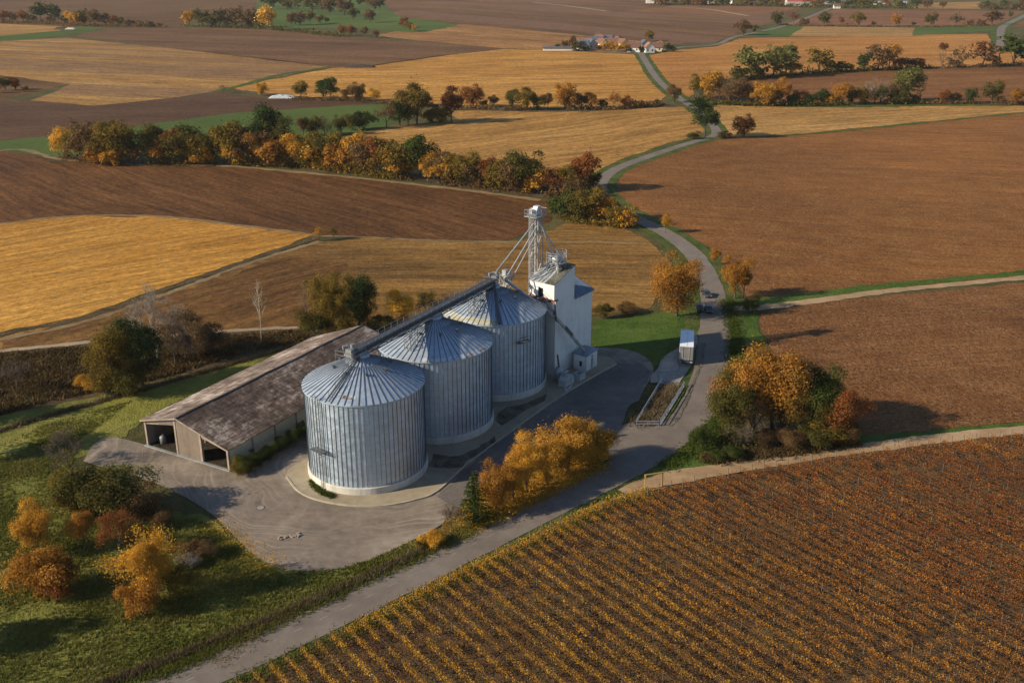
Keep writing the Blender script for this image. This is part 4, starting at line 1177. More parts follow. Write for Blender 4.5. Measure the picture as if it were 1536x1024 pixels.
def house(px, py, w, d, hw, hr, az, wall, roof, label, cat='house', chim=True, grp='houses of the small hamlet'):
    if cat == 'house': w, d, hw, hr = w * .85, d * .85, hw * .9, hr * .85
    h = thing('house' if cat == 'house' else cat.replace(' ', '_'), label, cat, pt(px, py), az, grp)
    mb = MB(); mb.prism([(-w / 2, -.2), (-w / 2, hw), (0, hw + hr), (w / 2, hw), (w / 2, -.2)], -d / 2, d / 2); part('wall', mb, M_hw[wall], h)
    k = hr / (w / 2)
    mb = MB()
    for s_ in (-1, 1):
        p = [(0, hw + hr + .05), (s_ * (w / 2 + .5), hw - .5 * k + .05), (s_ * (w / 2 + .5), hw - .5 * k + .25), (0, hw + hr + .28)]
        mb.prism(p if s_ > 0 else p[::-1], -d / 2 - .4, d / 2 + .4)
    r = part('roof', mb, M_tile[roof], h)
    if chim:
        mb = MB(); mb.span((.8, -.4, hw + hr * .5), (1.5, .4, hw + hr + .9)); part('chimney', mb, M_tile[2], r)
    if hw > 2.4:
        for s_ in (-1, 1):
            for wx in (-.25, .25):
                mb = MB(); mb.box((wx * w, s_ * (d / 2 + .02), hw * .5), (1.1, .08, 1.3)); part('window', mb, M_win, h)
                mb = MB(); mb.box((s_ * (w / 2 + .02), wx * d, hw * .55), (.08, 1.1, 1.3)); part('window', mb, M_win, h)


V = [(873, 75, 9, 13, 5, 4, 1.2, 0, 1, 'white gabled house with dark slate roof at the left end of the hamlet'),
     (886, 73, 9, 14, 4.5, 4.5, .3, 2, 1, 'grey slate roofed house behind the leftmost white house of the hamlet'),
     (893, 69, 8, 10, 6, 3, 1.4, 0, 1, 'white walled house showing above the slate roofs of the hamlet'),
     (903, 71, 8, 12, 4, 4, .5, 0, 2, 'brown roofed house in the middle of the hamlet behind yellow trees'),
     (918, 70, 9, 14, 4, 4, 1.4, 2, 2, 'long brown roofed barn behind the orange garden trees of the hamlet'),
     (934, 71, 8, 12, 4, 4, .4, 1, 2, 'cream house with brown roof behind the garden trees'),
     (951, 78, 9, 12, 4.5, 4.2, 1.35, 0, 0, 'white house with dull red roof left of the lane end'),
     (966, 72, 8, 10, 4, 3.5, .2, 2, 1, 'small grey house behind the gap between the two red roofed houses'),
     (973, 79, 9, 9, 4.5, 4.5, .15, 0, 3, 'white gabled house with orange red roof at the lane end'),
     (984, 77, 9, 13, 3.8, 4, 1.4, 1, 0, 'long red roofed house beside the orange roofed gable house')]
V += [(868, 72, 7, 9, 4, 3.5, .2, 0, 0, 'small white house at the far left back of the hamlet'),
      (899, 66, 8, 10, 5.5, 3.5, .9, 0, 2, 'white house standing highest at the back of the hamlet'),
      (912, 66, 7, 9, 5, 3.5, 1.3, 0, 1, 'white house with slate roof at the back right of the hamlet middle'),
      (926, 68, 7, 10, 5, 3.5, .2, 0, 0, 'white red roofed house behind the orange garden trees')]
for v in V: house(*v)
house(838, 76, 5, 26, 2, 1, 1.55, 0, 1, 'low long white shed left of the hamlet', 'shed', False, 'outbuildings')
FB = [(1080, 6, 16, 40, 7, 4, 1.5, 0, 1, 'white building with grey roof on the far treeline, leftmost of three'),
      (1097, 6, 14, 30, 7, 5, .3, 0, 1, 'white gabled building on the far treeline, second of three'),
      (1113, 6, 16, 30, 7, 5, 1.5, 0, 2, 'white building with brown roof on the far treeline, nearest the red roof'),
      (1200, 9, 20, 46, 8, 8, 1.5, 2, 4, 'big barn with bright red roof on the far skyline'),
      (1255, 13, 6, 10, 4, 3, 1.5, 0, 0, 'tiny white cottage at the end of the far lane'),
      (1240, 6, 22, 60, 6, 3, 1.5, 2, 1, 'long pale grey farm shed right of the red roofed barn'),
      (1335, 7, 18, 50, 6, 4, 1.5, 0, 1, 'long white farm shed among the far dark trees'),
      (982, 5, 14, 30, 6, 5, 1.5, 0, 2, 'white farmhouse by the far treeline above the middle field')]
for v in FB: house(*v[:-1], v[-1], 'farm building', False, 'far farm buildings')

# wrapped heap, clamp heap
def heap(name, px, py, lx, ly, h, mat, label, cat, rz=0.0):
    mb = MB(); n = 14
    for i in range(n + 1):
        for j in range(n + 1):
            u, v_ = i / n * 2 - 1, j / n * 2 - 1
            k = max(0, 1 - u * u) ** .6 * max(0, 1 - v_ * v_) ** .6
            mb.v.append((u * lx, v_ * ly, k * h * (1 + .45 * noise.noise(Vector((u * 4, v_ * 3, px))))))
    mb.f = [(i * (n + 1) + j, (i + 1) * (n + 1) + j, (i + 1) * (n + 1) + j + 1, i * (n + 1) + j + 1) for i in range(n) for j in range(n)]
    o = part(name, mb, mat, None, False); o.location = pt(px, py); o.rotation_euler.z = rz
    return tag(o, label, cat)


heap('sheeted_heap', 424, 147, 7.5, 3, 1.7, plain_mat('pale_sheeting', (.42, .43, .44), .5, var=.3, sc_=.6), 'pale plastic covered heap at the edge of the dark ploughed field', 'heap')
heap('manure_heap', 540, 101, 11, 5, 1.8, plain_mat('dark_manure', (.045, .032, .022), .95, var=.4), 'dark manure heap at the corner of the golden stubble field', 'heap')
heap('pale_heap', 105, 44, 7, 5, 1.6, plain_mat('pale_gravel', (.5, .42, .33), .9), 'small pale heap by the far left field corner', 'heap')
heap('dung_heap', 93, 44, 8, 5, 2.4, plain_mat('dark_dung', (.05, .035, .024), .95), 'dark heap beside the pale one by the far left field corner', 'heap')

# ------------------------------------------------------------------ plants
PAL = {
    'yellow': [(0.320, 0.146, 0.017), (0.526, 0.258, 0.027), (0.708, 0.404, 0.056), (0.686, 0.471, 0.111)],
    'gold': [(0.178, 0.096, 0.019), (0.356, 0.183, 0.026), (0.565, 0.292, 0.042), (0.684, 0.395, 0.073)],
    'orange': [(0.137, 0.062, 0.017), (0.285, 0.129, 0.025), (0.434, 0.203, 0.037), (0.537, 0.292, 0.062)],
    'rust': [(0.083, 0.036, 0.015), (0.179, 0.066, 0.021), (0.299, 0.108, 0.033), (0.404, 0.172, 0.056)],
    'brown': [(0.060, 0.036, 0.018), (0.120, 0.069, 0.030), (0.194, 0.116, 0.051), (0.269, 0.172, 0.083)],
    'olive': [(0.030, 0.030, 0.010), (0.071, 0.066, 0.018), (0.131, 0.110, 0.029), (0.224, 0.172, 0.045)],
    'olive gold': [(0.045, 0.039, 0.011), (0.120, 0.090, 0.020), (0.224, 0.149, 0.030), (0.389, 0.239, 0.045)],
    'green': [(0.018, 0.030, 0.009), (0.041, 0.060, 0.015), (0.078, 0.099, 0.024), (0.131, 0.138, 0.039)],
    'dark green': [(0.014, 0.026, 0.012), (0.030, 0.048, 0.016), (0.057, 0.081, 0.026), (0.109, 0.120, 0.043)],
    'pale green': [(0.067, 0.071, 0.024), (0.128, 0.128, 0.036), (0.209, 0.194, 0.060), (0.299, 0.254, 0.090)],
    'dark rust': [(0.038, 0.018, 0.010), (0.083, 0.033, 0.015), (0.149, 0.056, 0.024), (0.224, 0.098, 0.038)],
    'spruce': [(.022, .032, .014), (.045, .060, .026), (.075, .092, .042), (.11, .125, .06)],
    'grey': [(0.149, 0.128, 0.105), (0.209, 0.179, 0.149), (0.284, 0.247, 0.209), (0.359, 0.314, 0.269)],
}
LEAF = {k: leaf_mat('leaves_' + k.replace(' ', '_'), v) for k, v in PAL.items()}
M_bark = plain_mat('bark', (.075, .058, .044), .95, var=.35, sc_=3)
M_pale = plain_mat('pale_bark', (.33, .28, .22), .9, var=.3, sc_=3)
M_twig = plain_mat('brown_twigs', (.12, .085, .06), .95, var=.3, sc_=2)
M_twigp = plain_mat('pale_twigs', (.21, .175, .14), .95, var=.3, sc_=2)


def quads(pts, size, rng, up=.35, asp=.7, out=None):
    """leaf-sized four-sided faces around pts, random tilt"""
    n = len(pts)
    nr = rng.normal(size=(n, 3)) * (1 if out is None else .55); nr[:, 2] += up
    if out is not None: nr += out
    nr /= np.linalg.norm(nr, axis=1)[:, None]
    t = rng.normal(size=(n, 3)); u = np.cross(nr, t); u /= np.linalg.norm(u, axis=1)[:, None]; v = np.cross(nr, u)
    s = (size * rng.uniform(.55, 1.35, n))[:, None]
    u *= s * .5; v *= s * .5 * asp
    q = np.stack([pts - u * 1.15, pts - v + u * .1, pts + u * 1.15, pts + v + u * .1], 1)
    return q.reshape(-1, 3)


def lobe_points(lobes, n, rng):
    w = np.array([l[3] ** 2 for l in lobes]); w /= w.sum()
    idx = rng.choice(len(lobes), n, p=w)
    C = np.array([l[:3] for l in lobes])[idx]; Rr = np.array([l[3] for l in lobes])[idx]
    d = rng.normal(size=(n, 3)); d /= np.linalg.norm(d, axis=1)[:, None]
    d[:, 2] = np.where(d[:, 2] < -.5, -d[:, 2] * .6, d[:, 2])
    r = rng.uniform(.35, 1.0, n) ** .45 * rng.uniform(.8, 1.18, n)
    return C + d * (Rr * r)[:, None], d


def limb(mb, p, q, r0, r1, bend, rng, seg=3, n=5):
    p, q = Vector(p), Vector(q); prev = p; pr = r0
    off = Vector(rng.normal(size=3)) * bend
    for i in range(1, seg + 1):
        f_ = i / seg; c = p.lerp(q, f_) + off * math.sin(f_ * PI); r = r0 + (r1 - r0) * f_
        mb.tube(prev, c, pr, r, n, cap=False); prev, pr = c, r
    return prev


def branches(mb, p, d, L, r, depth, rng, tips, spread=.6, up=.15, n=4, kids=(2, 4)):
    d = Vector(d).normalized()
    q = p + d * L
    q = limb(mb, p, q, r, r * .6, L * .06, rng, 2, n)
    tips.append(q)
    if depth == 0: return
    for i in range(int(rng.integers(*kids)) + (1 if depth > 1 else 0)):
        nd = (d + Vector(rng.normal(size=3)) * spread + Vector((0, 0, up))).normalized()
        st = p.lerp(q, rng.uniform(.45, 1.0))
        branches(mb, st, nd, L * rng.uniform(.55, .8), r * .55, depth - 1, rng, tips, spread, up, max(3, n - 1), kids)


NOM = {'round': 10.0, 'broad': 8.0, 'tall': 14.0, 'shrub': 4.0, 'bare': 9.0, 'sparse': 9.0, 'slender': 12.0, 'spruce': 9.0}
TPL = {}


def template(kind, lod, var):
    key = (kind, lod, var)
    if key in TPL: return TPL[key]
    rng = np.random.default_rng(abs(hash((kind == 'round', len(kind), var))) % 99991 + var * 17 + len(kind) * 131)
    H = NOM[kind]
    size = (.18, .36, .78)[lod]; cnt = (16500, 4600, 900)[lod]
    tr = MB(); lobes = []; crown = None
    if kind in ('round', 'broad', 'tall', 'shrub'):
        zc, rx, rz, tb, nl = {'round': (5.7, 3.9, 3.9, 1.5, 24), 'broad': (4.1, 3.6, 3.6, .2, 24), 'tall': (7.2, 3.2, 6.5, .4, 30), 'shrub': (1.75, 2.25, 1.9, .1, 16)}[kind]
        ex, ey = rng.uniform(.8, 1.15), rng.uniform(.8, 1.15)
        for i in range(nl):
            d = rng.normal(size=3); d /= np.linalg.norm(d)
            rr = rng.uniform(.35, .82)
            tp = 1 - .35 * max(0, d[2]) if kind == 'tall' else 1
            c = np.array([d[0] * rx * ex * rr * tp, d[1] * rx * ey * rr * tp, zc + d[2] * rz * rr])
            lobes.append((*c, rng.uniform(.20, .44) * rx * (1.25 if kind == 'tall' else 1)))
        lobes.append((0, 0, zc, rx * .5))
        mult = {'round': 1, 'broad': 1.05, 'tall': 1.25, 'shrub': .55}[kind]
        pts, dirs = lobe_points(lobes, int(cnt * mult), rng)
        # loose sprays on the outline
        k = int(len(pts) * .10); pts[:k] += rng.normal(size=(k, 3)) * rx * .13
        keep = pts[:, 2] > tb * .6
        pts = pts[keep]; dirs = dirs[keep]; pts[:, 2] = np.maximum(pts[:, 2], .15)
        sc_ = H / max(np.percentile(pts[:, 2], 98), .1)
        pts *= sc_
        if kind == 'shrub':
            for i in range(5):
                l = lobes[i]; limb(tr, (rng.normal() * .2, rng.normal() * .2, -.1), (l[0], l[1], l[2]), .06, .02, .1, rng)
        else:
            top = limb(tr, (0, 0, -.3), (rng.normal() * .2, rng.normal() * .2, zc * sc_), .24 if kind != 'tall' else .28, .09, .2, rng, 4, 7)
            for l in lobes[:(9 if lod < 2 else 3)]:
                z0 = rng.uniform(tb, zc * .8) * sc_
                limb(tr, (0, 0, z0), (l[0] * sc_, l[1] * sc_, l[2] * sc_), .10, .03, .3, rng)
        crown = quads(pts, size * (.85 if kind == 'shrub' else 1), rng, .3, .7, dirs)
    elif kind in ('bare', 'sparse'):
        tips = []
        depth = (4, 3, 2)[lod]
        base = Vector((0, 0, -.2)); top = limb(tr, base, (.1, 0, 2.2), .14, .11, .1, rng, 3, 6)
        tw = MB()
        for i in range(5 if lod < 2 else 6):
            a_ = 2 * PI * i / 5 + rng.uniform(-.4, .4)
            branches(tw, top + Vector((0, 0, -rng.uniform(0, .7))), (math.cos(a_) * .75, math.sin(a_) * .75, rng.uniform(.5, 1.2)), 2.3, .06, depth, rng, tips, .55, .12)
        branches(tw, top, (0, 0, 1), 2.5, .075, depth, rng, tips, .5, .2)
        P = np.array([t_[:] for t_ in tips])
        zmax = P[:, 2].max()
        if kind == 'sparse':
            m = (9, 5, 3)[lod]
            pts = np.repeat(P, m, 0) + rng.normal(size=(len(P) * m, 3)) * .32
            pts = pts[rng.random(len(pts)) < .75]
            crown = quads(pts, size * .9, rng)
        else:
            # fine twigs
            m = (4, 3, 2)[lod]
            Q = np.repeat(P, m, 0); d = rng.normal(size=Q.shape); d[:, 2] += .3; d /= np.linalg.norm(d, axis=1)[:, None]
            Ln = rng.uniform(.4, .9, len(Q))[:, None]; s_ = np.cross(d, rng.normal(size=Q.shape)); s_ /= np.linalg.norm(s_, axis=1)[:, None]
            wv = (.011, .022, .05)[lod]
            crown = np.stack([Q - s_ * wv, Q + s_ * wv, Q + d * Ln], 1).reshape(-1, 3)
        k = H / zmax
        tr.v = [(v[0] * k, v[1] * k, v[2] * k) for v in tr.v]; tw.v = [(v[0] * k, v[1] * k, v[2] * k) for v in tw.v]; crown = crown * k
        tr.add(tw.v, tw.f)
    elif kind == 'slender':
        tips = []
        limb(tr, (0, 0, -.2), (.2, .1, H), .13, .03, .15, rng, 6, 6)
        tw = MB()
        for i in range(16):
            z = rng.uniform(H * .35, H * .97); a_ = rng.uniform(0, 2 * PI); L = (H - z) * .22 + .5
            branches(tw, Vector((.2 * z / H, .1 * z / H, z)), (math.cos(a_) * .6, math.sin(a_) * .6, .9), L, .04, 2, rng, tips, .45, .25, 3, (1, 3))
        tr.add(tw.v, tw.f)
        P = np.array([t_[:] for t_ in tips]); Q = np.repeat(P, 3, 0); d = rng.normal(size=Q.shape); d[:, 2] += .5; d /= np.linalg.norm(d, axis=1)[:, None]
        s_ = np.cross(d, rng.normal(size=Q.shape)); s_ /= np.linalg.norm(s_, axis=1)[:, None]
        crown = np.stack([Q - s_ * .012, Q + s_ * .012, Q + d * .6], 1).reshape(-1, 3)
    elif kind == 'spruce':
        limb(tr, (0, 0, -.2), (0, 0, H * .98), .2, .03, 0, rng, 4, 6)
        P = []
        for i in range(26):
            z = .9 + (H - 1.1) * (i / 25) ** .9; Rr = 2.6 * (1 - z / H) ** .85 + .12
            nb = int(6 + Rr * 5)
            for j in range(nb):
                a_ = rng.uniform(0, 2 * PI); L = Rr * rng.uniform(.7, 1.12)
                m = int(10 * L) + 4; f_ = rng.uniform(.1, 1, m)
                x = np.stack([np.cos(a_ + rng.normal(size=m) * .10) * L * f_, np.sin(a_ + rng.normal(size=m) * .10) * L * f_, z - .30 * L * f_ ** 1.5 + rng.normal(size=m) * .05], 1)
                P.append(x)
        crown = quads(np.concatenate(P), .24, rng, .8, .4)
    nf = 3 if kind in ('bare', 'slender') else 4
    cm = np_mesh('crown_' + kind, crown, nf, LEAF['brown'])
    tm = tr.mesh('trunk_' + kind, M_bark)
    if lod == 2:                                                     # a few pixels tall: one joined mesh
        bm = bmesh.new(); bm.from_mesh(tm); k = len(bm.faces); bm.from_mesh(cm)
        for i, f_ in enumerate(bm.faces): f_.material_index = 0 if i >= k else 1
        jm = bpy.data.meshes.new('tree_' + kind); bm.to_mesh(jm); bm.free()
        jm.materials.append(LEAF['brown']); jm.materials.append(M_bark)
        TPL[key] = (jm, None)
    else: TPL[key] = (tm, cm)
    return TPL[key]


NAMES = {'round': ('tree', 'tree'), 'broad': ('tree', 'tree'), 'tall': ('tree', 'tree'), 'shrub': ('bush', 'bush'), 'bare': ('bare_tree', 'tree'), 'sparse': ('tree', 'tree'), 'slender': ('bare_tree', 'tree'), 'spruce': ('spruce_tree', 'tree')}
NV = {'round': 5, 'broad': 4, 'tall': 3, 'shrub': 4, 'bare': 3, 'sparse': 3, 'slender': 2, 'spruce': 1}
CNT = {}


def slot(o, i, m):
    o.material_slots[i].link = 'OBJECT'; o.material_slots[i].material = m


def plant(px, py, hpx, kind, pal, label, group=None, wf=1.0, pale=False, lod=None):
    h = height_of(py, hpx) * (1 if scale_at(py) > 5.6 else 1.07); s = h / NOM[kind]
    if lod is None: lod = 0 if scale_at(py) > 5.6 else (1 if scale_at(py) > 2.6 else 2)
    if kind in ('slender', 'spruce') and lod == 2: lod = 1
    CNT[kind] = CNT.get(kind, 0) + 1
    tm, cm = template(kind, lod, CNT[kind] % NV[kind])
    nm, cat = NAMES[kind]
    x, y = at(px, py)
    rz = random.uniform(0, 2 * PI)
    wx, wy = s * wf * random.uniform(.95, 1.07) * (1, 1.12, 1.22)[lod], s * wf * random.uniform(.95, 1.07) * (1, 1.12, 1.22)[lod]
    leaf = (M_twigp if pale or pal == 'grey' else M_twig) if kind in ('bare', 'slender') else LEAF[pal]
    if cm is None:
        o = link(nm, tm); slot(o, 0, leaf); slot(o, 1, M_pale if pale else M_bark); tag(o, label, cat, group)
        o.location = (x, y, .05); o.rotation_euler.z = rz; o.scale = (wx, wy, s)
        return o
    e_ = thing(nm, label, cat, (x, y, .05), rz, group); e_.scale = (wx, wy, s)
    t_ = link('trunk', tm, e_); slot(t_, 0, M_pale if pale else M_bark)
    c_ = link('crown', cm, e_); slot(c_, 0, leaf)
    return e_


# ---- single trees and bushes round the yard
P_ = plant
P_(57, 832, 72, 'broad', 'gold', 'golden rounded tree at the left edge, beside a smaller orange tree', wf=.78)
P_(128, 826, 55, 'round', 'orange', 'small orange tree between a golden tree and a bare reddish tree', wf=.9)
P_(180, 832, 66, 'sparse', 'rust', 'thin half bare reddish tree in front of the big olive willow bush', wf=.9)
P_(226, 898, 104, 'sparse', 'yellow', 'bright golden orange tree standing alone on the grass by the lower road bend', wf=1.0)
P_(236, 905, 92, 'round', 'gold', 'dense golden tree behind the bright leafy tree on the grass', wf=.72)
P_(212, 922, 52, 'shrub', 'orange', 'orange bush at the foot of the bright golden tree on the grass', wf=.9)
P_(268, 900, 48, 'shrub', 'olive gold', 'dull olive bush right of the bright golden tree on the grass', wf=.8)
P_(66, 893, 66, 'shrub', 'orange', 'rust orange bush near the left edge, below the golden rounded tree', wf=.95)
P_(90, 890, 46, 'shrub', 'rust', 'small rust bush touching the right side of the orange bush at the left edge')
P_(103, 700, 62, 'bare', 'brown', 'bare round tree at the left tip of the yard in front of the barn', wf=1.15)
W = 'bushes of the big willow thicket'
P_(118, 770, 52, 'shrub', 'olive gold', 'olive bush at the left end of the willow thicket by the yard', W, 1.1)
P_(150, 778, 70, 'shrub', 'olive', 'tallest olive gold bush in the middle of the willow thicket by the yard', W, 1.15)
P_(180, 765, 62, 'shrub', 'pale green', 'olive bush right of the tallest one in the willow thicket by the yard', W, 1.1)
P_(212, 782, 48, 'shrub', 'brown', 'brown bush at the right end of the willow thicket by the yard', W, 1.1)
P_(240, 790, 26, 'shrub', 'brown', 'low brown bush beside the yard edge right of the willow thicket', W, 1.3)
P_(300, 835, 22, 'shrub', 'brown', 'low grey brown bush beside the curved yard edge on the grass', None, 1.6)
P_(285, 850, 16, 'shrub', 'grey', 'small greyish bush just below the low brown bush at the yard edge', None, 1.6)
# left middle
P_(174, 588, 94, 'broad', 'olive gold', 'big olive gold tree above the ditch left of the barn', wf=.85)
P_(214, 578, 98, 'broad', 'dark green', 'dark evergreen tree behind the big olive gold tree above the ditch', wf=.80)
P_(195, 590, 40, 'shrub', 'olive', 'olive bush between the feet of the big olive gold tree and the evergreen', wf=1.2)
P_(160, 592, 34, 'shrub', 'olive gold', 'olive gold bush at the foot of the big olive gold tree', wf=1.1)
P_(136, 588, 24, 'shrub', 'gold', 'small golden bush at the left foot of the big olive gold tree', wf=1.2)
P_(238, 540, 122, 'bare', 'grey', 'tall bare tree with whitish trunk behind the dark evergreen', wf=.9, pale=True)
P_(392, 512, 92, 'slender', 'grey', 'lone slender bare pole-like tree with pale trunk behind the barn', wf=.8, pale=True)
P_(462, 500, 70, 'slender', 'grey', 'slender bare tree at the left side of the yellow-green tree clump', wf=.9)
P_(27, 588, 52, 'bare', 'brown', 'small bare brown tree in the dark ditch at the left edge', wf=.9)
B = 'bare thicket left of the barn'
for i, (x, y, h_, k, c_) in enumerate([(262, 545, 70, 'bare', 'brown'), (280, 540, 80, 'sparse', 'brown'), (300, 535, 62, 'bare', 'brown'), (318, 530, 40, 'shrub', 'brown')]):
    P_(x, y, h_, k, c_, ['bare brown tree right of the whitish trunk above the ditch', 'tallest thinly leafed brown tree of the thicket above the ditch', 'bare brown tree at the right side of the thicket above the ditch', 'low brown bush ending the thicket above the ditch on its right'][i], B)
P_(492, 500, 86, 'broad', 'olive gold', 'tall yellow-green tree behind the far end of the barn roof', wf=.70)
P_(518, 502, 82, 'broad', 'olive gold', 'second yellow-green tree touching the dark evergreen behind the barn', wf=.62)
P_(508, 504, 34, 'shrub', 'olive gold', 'yellow-green bush at the feet of the two yellow-green trees', wf=1.1)
P_(540, 497, 82, 'broad', 'dark green', 'dark evergreen tree right of the yellow-green trees behind the barn', wf=.72)
P_(545, 500, 56, 'round', 'olive', 'lower olive tree in front of the dark evergreen behind the barn', wf=.8)
P_(470, 505, 40, 'shrub', 'olive', 'olive bush at the left foot of the yellow-green trees behind the barn')
P_(575, 500, 26, 'shrub', 'olive', 'low olive bush between the dark evergreen and the bright yellow tree', wf=1.2)
P_(603, 494, 56, 'broad', 'yellow', 'bright yellow tree behind the middle silo roof and conveyor', wf=.85)
P_(642, 480, 44, 'sparse', 'olive', 'dull thin tree right of the bright yellow tree behind the conveyor', wf=1.0)
P_(668, 478, 36, 'sparse', 'brown', 'dull brown thin tree behind the conveyor nearest the rear silo', wf=1.1)
P_(478, 362, 22, 'sparse', 'gold', 'small thin gold tree at the tip of the golden field, left of its twin', wf=.9)
P_(500, 360, 20, 'sparse', 'olive gold', 'small thin olive tree at the tip of the golden field, right of its twin', wf=.9)
# along the barn's side wall
HB_ = 'bushes along the barn side wall'
for i, (x, y, h_, c_) in enumerate([(368, 708, 24, 'green'), (386, 698, 21, 'dark green'), (404, 688, 21, 'green'), (422, 676, 20, 'dark green'), (440, 665, 20, 'green'), (456, 654, 20, 'dark green')]):
    P_(x, y, h_, 'shrub', c_, ['green bush at the front corner of the barn side wall', 'second bush along the barn side wall from the front corner', 'third bush along the barn side wall from the front corner', 'fourth bush along the barn side wall from the front corner', 'fifth bush along the barn side wall, close to the front silo', 'dark bush of the barn side wall half hidden by the front silo'][i], HB_, 1.05)
P_(362, 712, 22, 'shrub', 'olive gold', 'pale olive bush at the barn corner post', HB_, 1.1)
# island
IS = 'autumn bushes on the leaf covered island'
P_(712, 782, 76, 'spruce', 'green', 'dark green spruce at the lower end of the leaf covered island', wf=1.35)
slot([c for c in COL.objects if c.name.startswith('spruce_tree')][0].children[1], 0, LEAF['spruce'])
P_(676, 797, 46, 'bare', 'brown', 'thin reddish bare sapling left of the spruce', wf=.8)
P_(745, 766, 66, 'broad', 'orange', 'orange bushy tree right behind the spruce on the island', IS, .85)
P_(770, 752, 60, 'broad', 'gold', 'gold bush between the orange tree and the yellow tree on the island', IS, .9)
P_(790, 738, 84, 'tall', 'yellow', 'tall yellow-green leaved tree in the middle of the island', IS, 1.1)
P_(820, 728, 62, 'broad', 'gold', 'golden bush in front of the largest golden tree on the island', IS, 1.0)
P_(850, 712, 74, 'broad', 'gold', 'largest golden tree of the island', IS, 1.05)
P_(872, 700, 64, 'broad', 'gold', 'golden tree right of the largest one on the island', IS, .9)
P_(898, 694, 46, 'shrub', 'gold', 'low golden brown bush at the upper right end of the island', IS, .95)
P_(650, 818, 18, 'shrub', 'yellow', 'small yellow bush at the roadside tip of the island', None, 1.4)
P_(632, 822, 12, 'shrub', 'olive gold', 'tiny olive bush by the yellow one at the roadside tip of the island', None, 1.4)
# right of the road
RC = 'tree clump right of the road bend'
P_(1092, 660, 92, 'broad', 'olive', 'olive tree at the left side of the clump beside the road bend', RC, .85)
P_(1128, 650, 114, 'broad', 'orange', 'tall orange tree at the top left of the clump beside the road bend', RC, .95)
P_(1158, 645, 112, 'broad', 'orange', 'tall orange tree with fullest crown in the clump beside the road bend', RC, .95)
P_(1185, 658, 100, 'tall', 'olive gold', 'golden olive tree hanging over the dark gap of the road bend clump', RC, .95)
P_(1172, 645, 100, 'broad', 'brown', 'brown tree behind the golden olive tree of the road bend clump', RC, .9)
P_(1210, 650, 100, 'broad', 'green', 'dark green tree at the back of the road bend clump', RC, .9)
P_(1236, 652, 86, 'broad', 'olive', 'dull olive tree between the dark green and rust trees of the road bend clump', RC, .9)
P_(1258, 660, 74, 'broad', 'rust', 'rust red tree at the right end of the road bend clump', RC, .95)
P_(1122, 666, 66, 'bare', 'brown', 'bare branched tree in front of the road bend clump', RC, 1.15)
P_(1054, 674, 36, 'shrub', 'green', 'green bush between the road and the olive tree of the bend clump', None, .9)
for i, (x, y, h_, c_) in enumerate([(1150, 668, 20, 'brown'), (1185, 672, 26, 'brown'), (1215, 668, 30, 'olive'), (1240, 664, 34, 'olive gold'), (1275, 662, 26, 'brown'), (1100, 688, 18, 'green'), (1075, 690, 14, 'green')]):
    P_(x, y, h_, 'shrub', c_, '%s bush in the undergrowth of the road bend clump, %s from the left' % (c_, ['third', 'fourth', 'fifth', 'sixth', 'seventh', 'second', 'first'][i]), 'undergrowth of the road bend clump', 1.3)
P_(1014, 474, 84, 'broad', 'orange', 'big orange tree beside the lane above the lorry', wf=1.0)
P_(1103, 448, 60, 'broad', 'orange', 'orange brown tree right of the lane, opposite the big orange tree', wf=.8)
P_(1115, 446, 48, 'round', 'olive', 'dull green tree touching the orange brown tree right of the lane', wf=.6)
P_(1072, 398, 25, 'round', 'orange', 'small orange tree on the right verge of the lane bend', wf=.9)
P_(998, 350, 25, 'round', 'gold', 'small golden sapling on the lane verge beside the big red field', wf=.7)
P_(1127, 470, 24, 'shrub', 'green', 'green bush at the junction of lane and sandy track', wf=.9)
P_(905, 478, 20, 'shrub', 'olive', 'low olive bush right behind the white tower annex', wf=1.1)
P_(940, 470, 14, 'shrub', 'brown', 'low brown bush on the field edge between tower and orange tree', wf=1.8)
# off to the left, only their long shadows reach the picture
OL = 'trees along the left boundary'
for i, (x, y, h_) in enumerate([(-70, 690, 90), (-110, 640, 90), (-150, 985, 110)]):
    P_(x, y, h_, 'round', ('olive', 'gold', 'brown')[i % 3], 'tree beyond the left edge of the meadow', OL, .9, lod=1)

# ---- hedgerows
ONES = 'first second third fourth fifth sixth seventh eighth ninth tenth eleventh twelfth thirteenth fourteenth fifteenth sixteenth seventeenth eighteenth nineteenth'.split()
TENS = {2: 'twent', 3: 'thirt', 4: 'fort', 5: 'fift', 6: 'sixt', 7: 'sevent', 8: 'eight'}


def ordinal(n):
    if n < 20: return ONES[n - 1]
    a_, b_ = divmod(n, 10)
    return TENS[a_] + 'ieth' if b_ == 0 else TENS[a_] + 'y-' + ONES[b_ - 1]


def hedge(phrase, group, rows, base_w=1.0):
    rows = sorted(rows, key=lambda r: r[0])
    for i, r in enumerate(rows):
        x, y, h_, k, c_ = r[:5]; wf = r[5] if len(r) > 5 else base_w * random.uniform(.9, 1.12)
        if k == 'round' and h_ < 60 and i % 4: k = 'broad'
        noun = 'bush' if k == 'shrub' else ('bare tree' if k == 'bare' else 'tree')
        P_(x, y, h_, k, c_, '%s %s in %s, %s from left' % (c_ if k != 'bare' else 'brown', noun, phrase, ordinal(i + 1)), group, wf)


